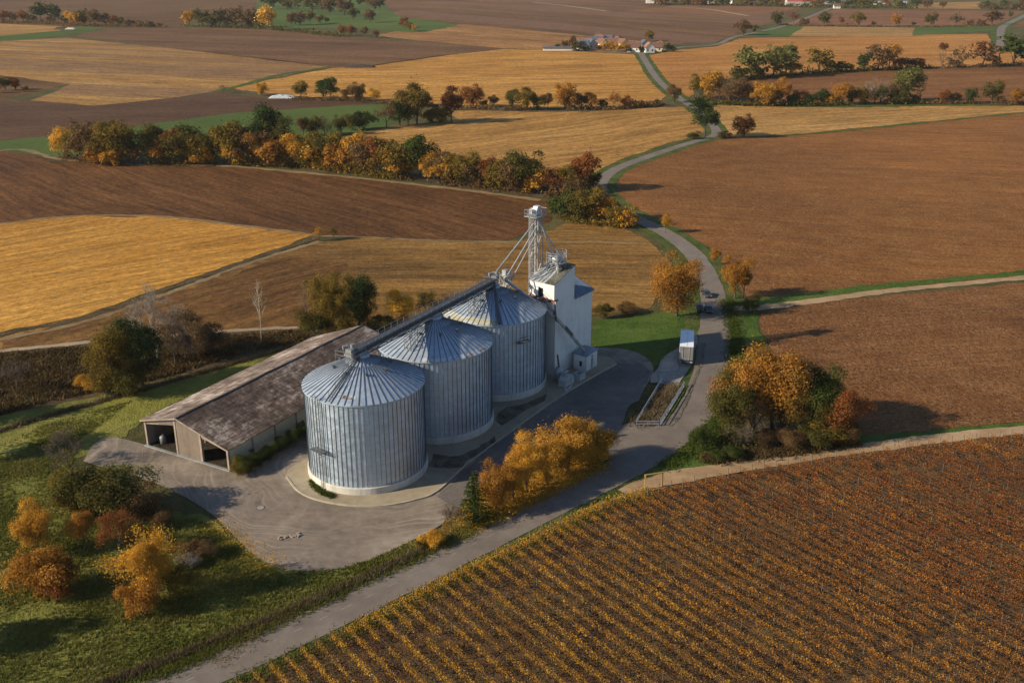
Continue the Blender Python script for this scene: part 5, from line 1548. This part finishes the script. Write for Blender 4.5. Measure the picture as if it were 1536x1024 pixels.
r, b, s, t_, q, n_ = 'round', 'broad', 'shrub', 'tall', 'sparse', 'bare'
H1 = [(100, 236, 38, b, 'yellow'), (118, 240, 46, r, 'olive gold'), (135, 243, 54, r, 'brown'), (158, 245, 56, r, 'olive gold'), (180, 247, 58, r, 'olive gold'), (200, 247, 30, s, 'brown'), (148, 246, 26, s, 'orange'), (172, 248, 26, s, 'gold'),
      (232, 244, 52, r, 'olive'), (245, 245, 34, s, 'orange'), (256, 245, 46, r, 'rust'), (275, 246, 50, r, 'olive'), (292, 246, 42, b, 'olive gold'), (300, 247, 30, s, 'gold'), (318, 246, 44, r, 'olive'), (338, 246, 56, r, 'olive gold'), (352, 247, 34, s, 'gold'), (360, 246, 48, r, 'olive gold'), (378, 247, 48, r, 'brown'), (390, 248, 44, b, 'orange'),
      (402, 242, 74, r, 'dark green', 1.0), (422, 243, 60, r, 'olive'), (412, 249, 36, s, 'orange'), (432, 249, 40, b, 'orange'), (448, 250, 44, b, 'gold'), (466, 251, 46, b, 'olive gold'), (476, 252, 38, s, 'gold'), (488, 253, 48, b, 'olive'), (506, 255, 50, r, 'olive gold'), (520, 257, 40, s, 'orange'), (530, 258, 52, b, 'gold'), (548, 262, 50, r, 'brown'), (566, 264, 52, r, 'rust'), (585, 266, 50, b, 'olive gold'), (600, 267, 38, s, 'gold'), (608, 268, 46, r, 'olive gold'), (628, 268, 58, r, 'green'), (642, 272, 38, b, 'gold'), (660, 274, 40, r, 'brown'), (672, 276, 34, s, 'gold'), (684, 277, 40, b, 'olive gold'), (702, 279, 44, r, 'olive gold'), (716, 280, 36, s, 'brown'), (728, 281, 40, r, 'rust'), (746, 284, 40, b, 'olive gold'), (758, 285, 32, s, 'olive gold'), (770, 287, 42, r, 'brown'), (786, 289, 56, r, 'olive'), (800, 290, 34, s, 'gold'), (812, 291, 32, s, 'brown'), (826, 293, 40, q, 'rust'), (842, 291, 38, b, 'olive gold'), (874, 286, 52, r, 'rust', .85), (860, 298, 26, s, 'brown'), (890, 280, 20, s, 'olive')]
hedge('the long hedgerow behind the ploughed field', 'hedgerow behind the ploughed field', H1, 1.0)
hedge('the clump beside the lane above the stubble', 'clump beside the lane', [(842, 326, 32, s, 'green'), (852, 328, 30, s, 'green'), (868, 331, 42, b, 'olive'), (885, 334, 46, r, 'olive gold'), (898, 332, 36, s, 'orange'), (908, 334, 34, b, 'orange'), (926, 340, 32, b, 'olive gold'), (940, 342, 28, s, 'gold')], .95)
hedge('the tree row along the green crop', 'tree row along the green crop', [(455, 205, 26, r, 'brown'), (470, 204, 26, r, 'olive'), (487, 204, 28, q, 'brown'), (512, 202, 26, r, 'olive'), (530, 196, 22, s, 'olive'), (545, 194, 24, s, 'green'), (580, 192, 34, q, 'brown'), (600, 189, 32, b, 'green'), (612, 187, 46, r, 'brown'), (625, 186, 54, r, 'olive gold', .9), (645, 184, 18, s, 'olive gold'), (662, 184, 22, s, 'olive gold'), (677, 184, 49, r, 'dark rust', 1.0)])
hedge('the middle hedgerow below the golden field', 'middle hedgerow', [(335, 140, 12, n_, 'brown'), (393, 144, 18, r, 'gold'), (452, 148, 23, r, 'olive gold'), (485, 149, 28, r, 'dark green'), (498, 150, 30, r, 'dark green'), (520, 151, 18, b, 'brown'), (537, 152, 24, r, 'brown'), (561, 154, 20, b, 'yellow'), (598, 157, 18, b, 'olive'), (618, 160, 24, r, 'gold'), (710, 161, 29, r, 'rust'), (725, 161, 10, s, 'brown'), (740, 161, 16, b, 'brown'), (768, 164, 27, r, 'olive'), (790, 165, 30, r, 'olive gold'), (806, 165, 18, s, 'olive'), (822, 164, 22, r, 'brown'), (847, 164, 35, r, 'orange'), (860, 164, 20, s, 'brown'), (872, 163, 21, r, 'brown'), (887, 163, 22, b, 'orange'), (905, 162, 12, s, 'olive'), (920, 163, 24, q, 'rust'), (940, 162, 16, s, 'rust'), (960, 160, 8, s, 'olive'), (1011, 154, 24, r, 'brown'), (985, 158, 8, s, 'olive')])
P_(1057, 207, 51, 'round', 'dark green', 'big dark green tree beside the lane at the far bend', wf=1.0)
P_(1116, 207, 30, 'broad', 'dark rust', 'dark red-brown round tree right of the big dark green lane tree', wf=1.0)
P_(1088, 207, 8, 'shrub', 'brown', 'low brown scrub between the dark green and dark red lane trees', wf=2.0)
P_(1040, 209, 10, 'shrub', 'olive', 'low olive scrub left of the big dark green lane tree', wf=1.5)
hedge('the lower right hedge beside the stubble strip', 'lower right hedge', [(1052, 148, 34, b, 'olive gold'), (1064, 150, 38, r, 'gold'), (1078, 152, 36, q, 'brown'), (1095, 156, 30, b, 'brown'), (1112, 157, 36, r, 'brown'), (1130, 157, 22, s, 'brown'), (1143, 159, 32, r, 'gold'), (1160, 158, 20, s, 'olive'), (1170, 158, 37, r, 'orange'), (1186, 158, 16, s, 'dark green'), (1198, 158, 20, b, 'rust'), (1212, 158, 18, s, 'dark green'), (1232, 158, 21, b, 'green'), (1247, 158, 14, s, 'gold'), (1260, 157, 30, b, 'orange'), (1276, 157, 20, b, 'olive'), (1290, 157, 24, r, 'olive gold'), (1300, 157, 18, s, 'brown'), (1312, 156, 38, n_, 'grey'), (1320, 156, 24, b, 'olive'), (1336, 154, 32, q, 'brown'), (1345, 156, 20, s, 'olive'), (1357, 152, 46, r, 'pale green'), (1372, 155, 14, s, 'brown'), (1415, 155, 18, b, 'rust'), (1432, 155, 14, s, 'brown'), (1455, 155, 20, b, 'green'), (1488, 155, 29, r, 'olive'), (1500, 156, 10, s, 'brown'), (1525, 158, 22, b, 'orange')])
hedge('the upper right hedge behind the brown field', 'upper right hedge', [(1110, 120, 18, s, 'olive'), (1125, 118, 42, r, 'pale green'), (1138, 117, 18, s, 'olive gold'), (1161, 115, 40, r, 'pale green'), (1178, 114, 42, r, 'pale green'), (1188, 113, 18, s, 'gold'), (1228, 109, 33, r, 'olive gold'), (1243, 108, 14, s, 'olive'), (1255, 107, 13, s, 'olive'), (1270, 107, 13, s, 'olive gold'), (1293, 106, 23, r, 'green'), (1317, 106, 34, r, 'brown'), (1333, 105, 34, r, 'orange'), (1350, 104, 15, s, 'rust'), (1362, 103, 14, s, 'brown'), (1374, 103, 14, s, 'rust'), (1413, 102, 24, n_, 'brown'), (1414, 77, 11, b, 'dark rust'), (1443, 101, 31, q, 'brown'), (1430, 101, 12, s, 'brown'), (1475, 100, 33, q, 'dark rust'), (1490, 99, 14, s, 'brown'), (1520, 97, 40, b, 'green', 1.1), (1540, 96, 36, r, 'green')])
hedge('the far right tree row above the green strip', 'far right tree row', [(1115, 53, 20, b, 'brown'), (1131, 48, 9, s, 'olive'), (1165, 38, 18, b, 'olive'), (1190, 36, 17, q, 'rust'), (1205, 38, 9, s, 'brown'), (1236, 39, 18, r, 'olive'), (1262, 36, 9, b, 'brown'), (1287, 39, 18, r, 'olive gold'), (1310, 39, 6, s, 'brown'), (1344, 39, 16, r, 'orange'), (1370, 39, 5, s, 'olive'), (1396, 40, 18, r, 'olive'), (1434, 39, 18, q, 'olive'), (1455, 39, 8, s, 'brown'), (1470, 39, 8, s, 'brown'), (1488, 37, 20, r, 'brown'), (1515, 28, 10, r, 'olive')])
hedge('the far left treeline below the top field', 'far left treeline', [(5, 34, 16, b, 'rust'), (20, 33, 13, b, 'brown'), (35, 34, 16, b, 'rust'), (47, 34, 12, s, 'olive'), (63, 35, 28, r, 'dark green'), (84, 33, 23, r, 'dark green'), (75, 36, 10, s, 'brown'), (98, 35, 10, s, 'olive'), (108, 37, 18, b, 'gold'), (120, 38, 18, s, 'gold'), (127, 38, 21, r, 'olive'), (142, 39, 22, r, 'brown'), (157, 39, 17, b, 'brown'), (170, 39, 14, b, 'rust'), (182, 39, 11, s, 'olive'), (195, 40, 9, s, 'brown'), (210, 40, 8, s, 'brown'), (225, 41, 8, s, 'olive'), (240, 41, 6, s, 'brown')])
hedge('the treeline left of the orchard', 'treeline left of the orchard', [(284, 39, 20, b, 'gold'), (304, 40, 23, r, 'olive'), (318, 41, 16, s, 'olive'), (328, 41, 24, r, 'olive'), (343, 41, 18, b, 'brown'), (355, 41, 27, r, 'brown'), (367, 42, 18, s, 'brown'), (378, 42, 26, r, 'brown'), (390, 42, 14, s, 'olive'), (403, 45, 31, r, 'yellow')])
ORCH = [(395, 10, 18, 'olive'), (408, 14, 18, 'green'), (424, 9, 16, 'olive'), (432, 17, 16, 'olive'), (447, 14, 20, 'pale green'), (458, 8, 14, 'brown'), (468, 18, 22, 'olive'), (482, 12, 18, 'dark green'), (494, 22, 22, 'brown'), (506, 14, 18, 'dark green'), (517, 24, 24, 'brown'), (530, 30, 16, 'olive'), (540, 9, 12, 'green'), (550, 8, 14, 'brown'), (562, 17, 18, 'brown'), (570, 14, 14, 'dark green'), (436, 38, 16, 'brown'), (450, 38, 18, 'brown'), (466, 37, 18, 'olive gold'), (480, 36, 12, 'olive gold'), (490, 35, 8, 'green'), (556, 34, 17, 'brown'), (605, 42, 14, 'rust'), (614, 47, 13, 'olive gold'), (621, 48, 10, 'gold'), (514, 53, 13, 'rust'), (527, 54, 14, 'rust'), (547, 56, 14, 'brown'), (564, 57, 10, 'brown')]
hedge('the far green orchard', 'trees of the far orchard', [(x, y, h_, b if i % 3 else r, c_) for i, (x, y, h_, c_) in enumerate(ORCH)])
hedge('the small left edge clump beside the fallow', 'left edge clump', [(8, 136, 18, b, 'olive'), (24, 135, 17, b, 'rust'), (38, 138, 8, s, 'brown'), (-6, 140, 14, b, 'brown')])
hedge('the hamlet gardens', 'trees of the hamlet', [(836, 74, 7.0, b, 'dark green'), (848, 75, 12.5, r, 'brown'), (860, 76, 19.5, t_, 'brown', 1.4), (866, 77, 10.9, s, 'olive'), (880, 77, 7.0, s, 'green'), (897, 77, 9.4, b, 'brown'), (906, 77, 12.5, b, 'yellow'), (917, 77, 12.5, b, 'gold'), (928, 78, 10.9, b, 'gold'), (938, 78, 13.3, b, 'gold'), (916, 62, 7.8, b, 'dark green'), (931, 63, 7.0, b, 'dark rust'), (944, 79, 6.2, s, 'dark green'), (962, 79, 8.6, b, 'dark green'), (974, 62, 14.0, b, 'olive gold'), (990, 74, 10.9, b, 'yellow'), (1001, 78, 11.7, b, 'green'), (1010, 78, 7.0, s, 'olive'), (826, 76, 4.7, s, 'olive')])
rows = []
rr = random.Random(5)
for x in range(985, 1560, 9):
    yb = 7 + 7 * (x - 985) / 575 + rr.uniform(-2, 1.5)
    if 1372 < x < 1470 and rr.random() < .6: continue
    rows.append((x + rr.uniform(-3, 3), yb, rr.uniform(7, 13), rr.choice([b, r, b]), rr.choice(['olive', 'brown', 'green', 'dark green', 'olive gold', 'rust', 'pale green'])))
hedge('the hazy far treeline along the right skyline', 'far treeline on the right', rows, 1.15)

# ------------------------------------------------------------------ vineyard
VB = [at(*p) for p in [(300, 1060), (530, 945), (689, 865), (895, 766), (985, 741), (1100, 716), (1250, 692), (1400, 671), (1536, 657), (1800, 632)]]
vine_ground = [at(*p) for p in [(240, 1090), (530, 936), (689, 857), (895, 759), (985, 734), (1100, 710), (1250, 686), (1536, 652), (1800, 628)]] + [(120, 70), (-40, 70)]
sheet('vineyard_ground', vine_ground, .10, M_vsoil)
t = NT('vine_leaves')
isl = t.n('NewGeometry').outputs['Random Per Island']; p = t.pos()
sx = t.n('SeparateXYZ', {0: p}).outputs
big = t.noise(p, .045, 3, .6); sm = t.noise(t.mapped(p, math.radians(55), (.06, .5, 1)), 1.0, 3, .6)
red = t.rng(t.math('ADD', t.math('ADD', t.math('MULTIPLY', sx[0], .012), t.math('MULTIPLY', sx[1], .010)), t.math('MULTIPLY', big, 1.1)), 1.55, 2.2)
f = t.math('ADD', t.math('MULTIPLY', isl, .45), t.math('MULTIPLY', t.rng(t.math('ADD', t.math('MULTIPLY', sm, .6), t.math('MULTIPLY', big, .4)), .34, .66), .55))
ca = t.ramp(f, [(0, (.11, .055, .018)), (.36, (.24, .115, .022)), (.60, (.42, .215, .026)), (1, (.66, .40, .04))])
cb = t.ramp(f, [(0, (.09, .026, .012)), (.4, (.19, .058, .018)), (.66, (.33, .115, .024)), (1, (.58, .28, .03))])
c = t.mix(red, ca, cb)
dd = t.n('BsdfDiffuse', {'Color': c}); tt = t.n('BsdfTranslucent', {'Color': c}); mx = t.n('MixShader', {0: .3, 1: dd.outputs[0], 2: tt.outputs[0]})
t.t.links.new(mx.outputs[0], t.out.inputs[0]); M_vine = t.m
M_vpost = plain_mat('weathered_stake', (.15, .105, .065), .9, var=.3)
M_wire = plain_mat('trellis_wire', (.25, .24, .23), .5, .5)
RA = math.radians(-52.5); VL = 78.0
VT = []
for k in range(7):
    rng = np.random.default_rng(100 + k)
    nv = int(VL / 1.05); xs = []
    for i in range(nv):
        if rng.random() < .06: continue
        m = int(rng.uniform(35, 135)); x0 = .6 + i * 1.05
        hgt = rng.uniform(1.25, 1.75)
        xs.append(np.stack([x0 + rng.normal(size=m) * .36, rng.normal(size=m) * .13, .45 + (hgt - .45) * rng.beta(1.6, 1.2, m)], 1))
    pts = np.concatenate(xs); pts = pts[pts[:, 0] > .2]
    fm = np_mesh('vine_foliage_stems', quads(pts, .145, rng, .2, .8), 4, M_vine)
    mb = MB()
    for i in range(nv):
        x0 = .6 + i * 1.05; mb.tube((x0, 0, 0), (x0 + rng.normal() * .1, rng.normal() * .05, .75), .035, .025, 4, cap=False)
    sm_ = mb.mesh('vine_stems', M_bark)
    mb = MB()
    for i in range(1, int(VL / 7)): mb.beam((i * 7 + k * .9, 0, 0), (i * 7 + k * .9 + rng.normal() * .03, 0, 1.35), .05, .05)
    for z in (.8, 1.25): mb.beam((0, 0, z), (VL, 0, z), .012, .012)
    bm = bmesh.new(); bm.from_mesh(fm); nf_ = len(bm.faces); bm.from_mesh(sm_)  # woody vine stems joined into the leaf mesh
    for i_, f_ in enumerate(bm.faces): f_.material_index = 0 if i_ < nf_ else 1
    bm.to_mesh(fm); bm.free(); fm.materials.append(M_bark)
    tm_ = mb.mesh('trellis', M_vpost)
    mb = MB(); mb.beam((0, 0, 0), (-.12, 0, 1.6), .08, .08); mb.beam((-1.0, 0, .0), (-.1, 0, 1.5), .03, .03)
    VT.append((fm, sm_, tm_, mb.mesh('end_post', M_vpost)))
# row starts every 2 m across the rows
ux, uy = math.cos(RA), math.sin(RA); nx, ny = -uy, ux
prj = [(x * nx + y * ny, x * ux + y * uy) for x, y in VB]
k = 0; d = prj[0][0] + .5
while d < prj[-1][0]:
    a0 = np.interp(d, [p[0] for p in prj], [p[1] for p in prj])
    x, y = nx * d + ux * a0, ny * d + uy * a0
    k += 1
    fm, sm_, tm_, pm_ = VT[k % 7]
    o = thing('vine_row', 'trellised vine row, %s counting along road and track from the lower left' % ordinal(k), 'vine row', (x, y, .10), RA + random.uniform(-.006, .006), 'trellised rows of the autumn vineyard')
    for nm, me in (('foliage_and_stems', fm), ('trellis', tm_), ('end_post', pm_)): link(nm, me, o)
    d += 1.86 + random.uniform(-.06, .06)
print('vine rows', k)

# ------------------------------------------------------------------ loose ground cover
def scatter(name, poly_px, n, hgt, wid, mat, blades=4, lean=.35, z=.05, line=None, label=None, exclude=None):
    rng = np.random.default_rng(n)
    if line is not None:
        cl = np.array(crom([at(*p) for p in line])); seg = rng.integers(0, len(cl) - 1, n); f_ = rng.random(n)[:, None]
        P = cl[seg] * (1 - f_) + cl[seg + 1] * f_
        # even out along the length
        L = np.linalg.norm(cl[seg + 1] - cl[seg], axis=1)
        P = P + rng.normal(size=(n, 2)) * poly_px
    else:
        W_ = [at(*p) for p in poly_px]; A = np.array(W_); out = []
        lo_, hi_ = A.min(0), A.max(0)
        while len(out) < n:
            c_ = rng.uniform(lo_, hi_)
            if in_poly(c_[0], c_[1], W_) and not (exclude and any(in_poly(c_[0], c_[1], e) for e in exclude)):
                g = noise.noise(Vector((c_[0] * .15, c_[1] * .15, 2)))
                if rng.random() < .55 + g: out.append(c_)
        P = np.array(out)
    P = np.repeat(P, blades, 0); m = len(P)
    P = P + rng.normal(size=(m, 2)) * wid * 1.6
    a_ = rng.uniform(0, 2 * PI, m); h_ = hgt * rng.uniform(.45, 1.25, m)
    sx_ = np.stack([np.cos(a_), np.sin(a_), np.zeros(m)], 1) * (wid * rng.uniform(.5, 1.2, m))[:, None]
    B3 = np.concatenate([P, np.full((m, 1), z)], 1)
    top = B3 + np.concatenate([rng.normal(size=(m, 2)) * lean * h_[:, None], h_[:, None]], 1)
    me = np_mesh(name, np.stack([B3 - sx_, B3 + sx_, top], 1).reshape(-1, 3), 3, mat)
    return tag(link(name, me), label, None, None, 'stuff')


L_grass = leaf_mat('grass_blades', [(.06, .068, .014), (.105, .112, .022), (.16, .15, .034), (.25, .21, .08)], .3, .12)
L_lush = leaf_mat('lush_blades', [(.030, .044, .009), (.055, .080, .014), (.085, .11, .020), (.15, .14, .045)], .3, .12)
L_dry = leaf_mat('dry_blades', [(.05, .034, .018), (.11, .078, .042), (.18, .135, .08), (.25, .20, .13)], .25, .3)
L_bram = leaf_mat('bramble_leaves', [(.028, .019, .010), (.066, .042, .019), (.11, .072, .032), (.15, .12, .048)], .25, .3)
L_fall = leaf_mat('fallen_yellow', [(.20, .10, .015), (.36, .19, .022), (.50, .29, .035), (.55, .36, .07)], .1, .3)
yw = [at(*p) for p in YARD]; rw = [at(*p) for p in [(200, 1050), (512, 893), (700, 800), (720, 850), (512, 940), (300, 1060)]]
scatter('grass', [(-60, 1060), (-60, 700), (60, 640), (200, 600), (120, 660), (110, 690), (90, 760), (300, 780), (420, 862), (640, 806), (690, 792), (512, 890), (200, 1040)], 26000, .30, .09, L_grass, 3, .5, .07, exclude=[yw, rw], label='rough autumn grass of the meadow round the yard')
scatter('grass', .8, 6500, .34, .06, L_grass, 3, .5, .12, line=[(235, 1012), (512, 885), (640, 826), (700, 798)], label='green verge grass between ditch and road')
scatter('dry_grass', .38, 3600, .6, .06, L_dry, 3, .3, .06, line=[(60, 1070), (170, 1022), (300, 972), (430, 920), (500, 890), (560, 862), (620, 834), (665, 812)], label='tall dry reed grass along the roadside ditch')
scatter('dry_grass', .4, 2600, .5, .08, L_dry, 3, .4, .06, line=[(-40, 660), (60, 628), (160, 600), (260, 572), (350, 546), (440, 520)], label='dry grass in the furrow across the green bank')
scatter('bramble', [(-60, 545), (0, 532), (140, 520), (330, 506), (450, 496), (470, 508), (400, 524), (330, 540), (270, 560), (160, 585), (60, 606), (-60, 640)], 8000, .6, .2, L_bram, 4, .7, .06, label='brown bramble thicket in the ditch behind the bank')
scatter('fallen_leaves', ISL, 9000, .05, .11, L_fall, 2, 2.2, .16, label='yellow fallen leaves covering the island')
scatter('fallen_leaves', .55, 5000, .05, .11, L_fall, 2, 2.2, .16, line=[(600, 842), (650, 818), (700, 800), (760, 772), (820, 742), (880, 712), (905, 700)], label='yellow fallen leaves along the road edge')
scatter('fallen_leaves', 1.3, 2200, .05, .11, L_fall, 2, 2.2, .12, line=[(318, 785), (345, 808), (370, 832), (400, 852), (230, 925)], label='yellow fallen leaves on the grass by the yard curve')
scatter('fallen_leaves', .45, 3500, .10, .10, L_fall, 2, 1.2, .14, line=[(520, 950), (600, 905), (700, 855), (800, 808), (900, 758), (975, 735)], label='yellow leaves and grass along the vineyard edge')
scatter('grass', .8, 3500, .25, .06, L_grass, 3, .5, .10, line=[(350, 1030), (545, 940), (702, 864), (900, 768), (985, 740)], label='grass strip between road and vineyard')
scatter('grass', .9, 5000, .35, .08, L_lush, 3, .5, .10, line=[(1000, 700), (1040, 672), (1075, 630), (1095, 590), (1102, 540), (1098, 490), (1090, 450)], label='green grass on the verge right of the road bend')
scatter('weeds', .8, 2600, .6, .1, L_bram, 3, .5, .1, line=[(1060, 690), (1120, 684), (1190, 676), (1280, 664)], label='brown weeds below the road bend clump')
scatter('weeds', .9, 1800, .45, .08, L_dry, 3, .5, .22, line=[(960, 636), (985, 610), (1008, 580)], label='weeds growing in the sunken weighbridge')
scatter('weeds', .25, 500, .35, .06, L_lush, 3, .5, .2, line=[(466, 722), (480, 738), (500, 747)], label='green weeds at the foot of the front silo')


# ---- tangled undergrowth that ties the hedgerows together
def undergrowth(line, n, hgt, wid, size, pal, label):
    rng = np.random.default_rng(n)
    cl = np.array(crom([at(*p) for p in line])); L = np.linalg.norm(np.diff(cl, axis=0), axis=1); cum = np.concatenate([[0], np.cumsum(L)])
    d_ = rng.uniform(0, cum[-1], n); x = np.interp(d_, cum, cl[:, 0]); y = np.interp(d_, cum, cl[:, 1])
    prof = np.array([.45 + .9 * max(-.3, noise.noise(Vector((a_ * .09, b_ * .09, 3)))) for a_, b_ in zip(x, y)])
    keep = prof > .25; x, y, prof = x[keep], y[keep], prof[keep]; m = len(x)
    P = np.stack([x + rng.normal(size=m) * wid, y + rng.normal(size=m) * wid, .1 + hgt * prof * rng.beta(1.3, 1.6, m)], 1)
    return tag(link('undergrowth', np_mesh('undergrowth', quads(P, size, rng, .5), 4, LEAF[pal])), label, None, None, 'stuff')


undergrowth([(96, 238), (150, 245), (206, 247)], 2600, 5.5, 1.5, .7, 'brown', 'brown undergrowth at the left end of the long hedgerow')
undergrowth([(226, 246), (330, 246), (400, 249), (470, 252), (540, 262), (600, 268)], 6500, 5.5, 1.6, .7, 'olive gold', 'tangled olive undergrowth in the middle of the long hedgerow')
undergrowth([(600, 268), (660, 275), (720, 281), (780, 288), (850, 296), (885, 284)], 5000, 5.0, 1.6, .65, 'brown', 'brown undergrowth at the right part of the long hedgerow')
undergrowth([(600, 158), (700, 162), (760, 165), (850, 165), (940, 163), (1010, 156)], 3500, 4.0, 1.8, 1.0, 'brown', 'low brown undergrowth of the middle hedgerow')
undergrowth([(440, 149), (520, 152), (600, 158)], 1200, 3.0, 1.6, .9, 'brown', 'low undergrowth at the left of the middle hedgerow')
undergrowth([(1048, 150), (1095, 157), (1170, 159), (1260, 158), (1340, 156), (1380, 156)], 5500, 5.0, 2.0, 1.0, 'olive', 'olive undergrowth of the lower right hedge')
undergrowth([(1390, 156), (1460, 156), (1540, 158)], 900, 3.0, 1.8, 1.0, 'brown', 'low undergrowth at the right end of the lower right hedge')
undergrowth([(1105, 120), (1190, 114), (1270, 108), (1390, 103)], 2600, 4.5, 2.2, 1.2, 'olive', 'olive undergrowth of the upper right hedge')
undergrowth([(1390, 103), (1460, 101), (1540, 97)], 1200, 4.0, 2.2, 1.2, 'brown', 'brown undergrowth at the right end of the upper right hedge')
undergrowth([(0, 35), (50, 35), (110, 39), (170, 40), (240, 41)], 1800, 7, 4, 2.0, 'brown', 'brown undergrowth of the far left treeline')
undergrowth([(278, 40), (340, 42), (410, 45), (520, 56)], 1200, 6, 4, 2.0, 'olive', 'undergrowth of the treeline left of the orchard')
undergrowth([(985, 8), (1100, 9), (1250, 12), (1365, 13)], 2600, 11, 6, 3.2, 'olive', 'dark scrub along the far treeline')
undergrowth([(1475, 12), (1500, 14), (1560, 16)], 800, 11, 6, 3.2, 'brown', 'brown scrub at the right end of the far treeline')
undergrowth([(1170, 38), (1260, 40), (1380, 41), (1490, 39)], 900, 4, 3, 1.8, 'brown', 'low scrub under the far right tree row')
undergrowth([(845, 328), (880, 334), (935, 342)], 1500, 3.5, 1.6, .5, 'olive gold', 'undergrowth of the clump beside the lane')
undergrowth([(1080, 668), (1130, 664), (1190, 664), (1270, 662)], 6000, 4.2, 2.0, .3, 'olive', 'undergrowth filling the foot of the road bend clump')

for px, py, nm, lb, m_, r_ in ((391, 762, 'drain_cover', 'small rusty drain cover in the gravel yard before the front silo', M_rust, .5), (436, 806, 'rubble_pile', 'small pile of rubble on the lower yard gravel', M_dark, .45)):
    o = thing(nm, lb, 'drain cover' if r_ == .5 else 'rubble', pt(px, py, .115), .3)
    mb = MB()
    if r_ == .5:
        mb.lathe([(r_, 0), (r_, .03), (r_ * .85, .035), (0, .035)], 20); part('lid', mb, M_post, o)
        mb = MB(); mb.lathe([(r_ + .12, -.02), (r_ + .12, .02), (r_, .02)], 20); part('ring', mb, M_dark, o)
    else:
        for i in range(16): mb.box((random.gauss(0, .6), random.gauss(0, .25), .08), (random.uniform(.15, .4), random.uniform(.15, .3), random.uniform(.1, .25)), random.uniform(0, 3))
        part('stones', mb, M_post, o)
sk = thing('white_sack', 'white sack lying on the grass behind the willow thicket', 'sack', pt(131, 708, .06), .4)
mb = MB(); mb.lathe([(0, 0), (.45, .05), (.55, .35), (.35, .6), (.12, .68), (.16, .8), (0, .8)], 14); part('bag', mb, M_van, sk, True)

undergrowth([(735, 768), (800, 738), (860, 710), (900, 690)], 5200, 3.0, 1.7, .20, 'gold', 'golden low twigs and shoots filling the foot of the island bushes')
undergrowth([(330, 1000), (430, 922), (560, 864), (660, 815)], 1500, .8, .6, .14, 'olive gold', 'low olive weeds among the dry reeds of the roadside ditch')

# ------------------------------------------------------------------ air
mb = MB(); mb.span((-4300, -30, -1.2), (4300, 7100, 75)); hz = part('haze', mb, None, None)
t = bpy.data.materials.new('haze_air'); t.use_nodes = True; t.node_tree.nodes.clear()
o_ = t.node_tree.nodes.new('ShaderNodeOutputMaterial'); v_ = t.node_tree.nodes.new('ShaderNodeVolumePrincipled')
v_.inputs['Color'].default_value = (1.0, .96, .90, 1); v_.inputs['Density'].default_value = .000034; v_.inputs['Anisotropy'].default_value = .1
t.node_tree.links.new(v_.outputs[0], o_.inputs[1]); hz.data.materials.append(t)
tag(hz, 'pale autumn haze over the farmland', None, None, 'stuff')
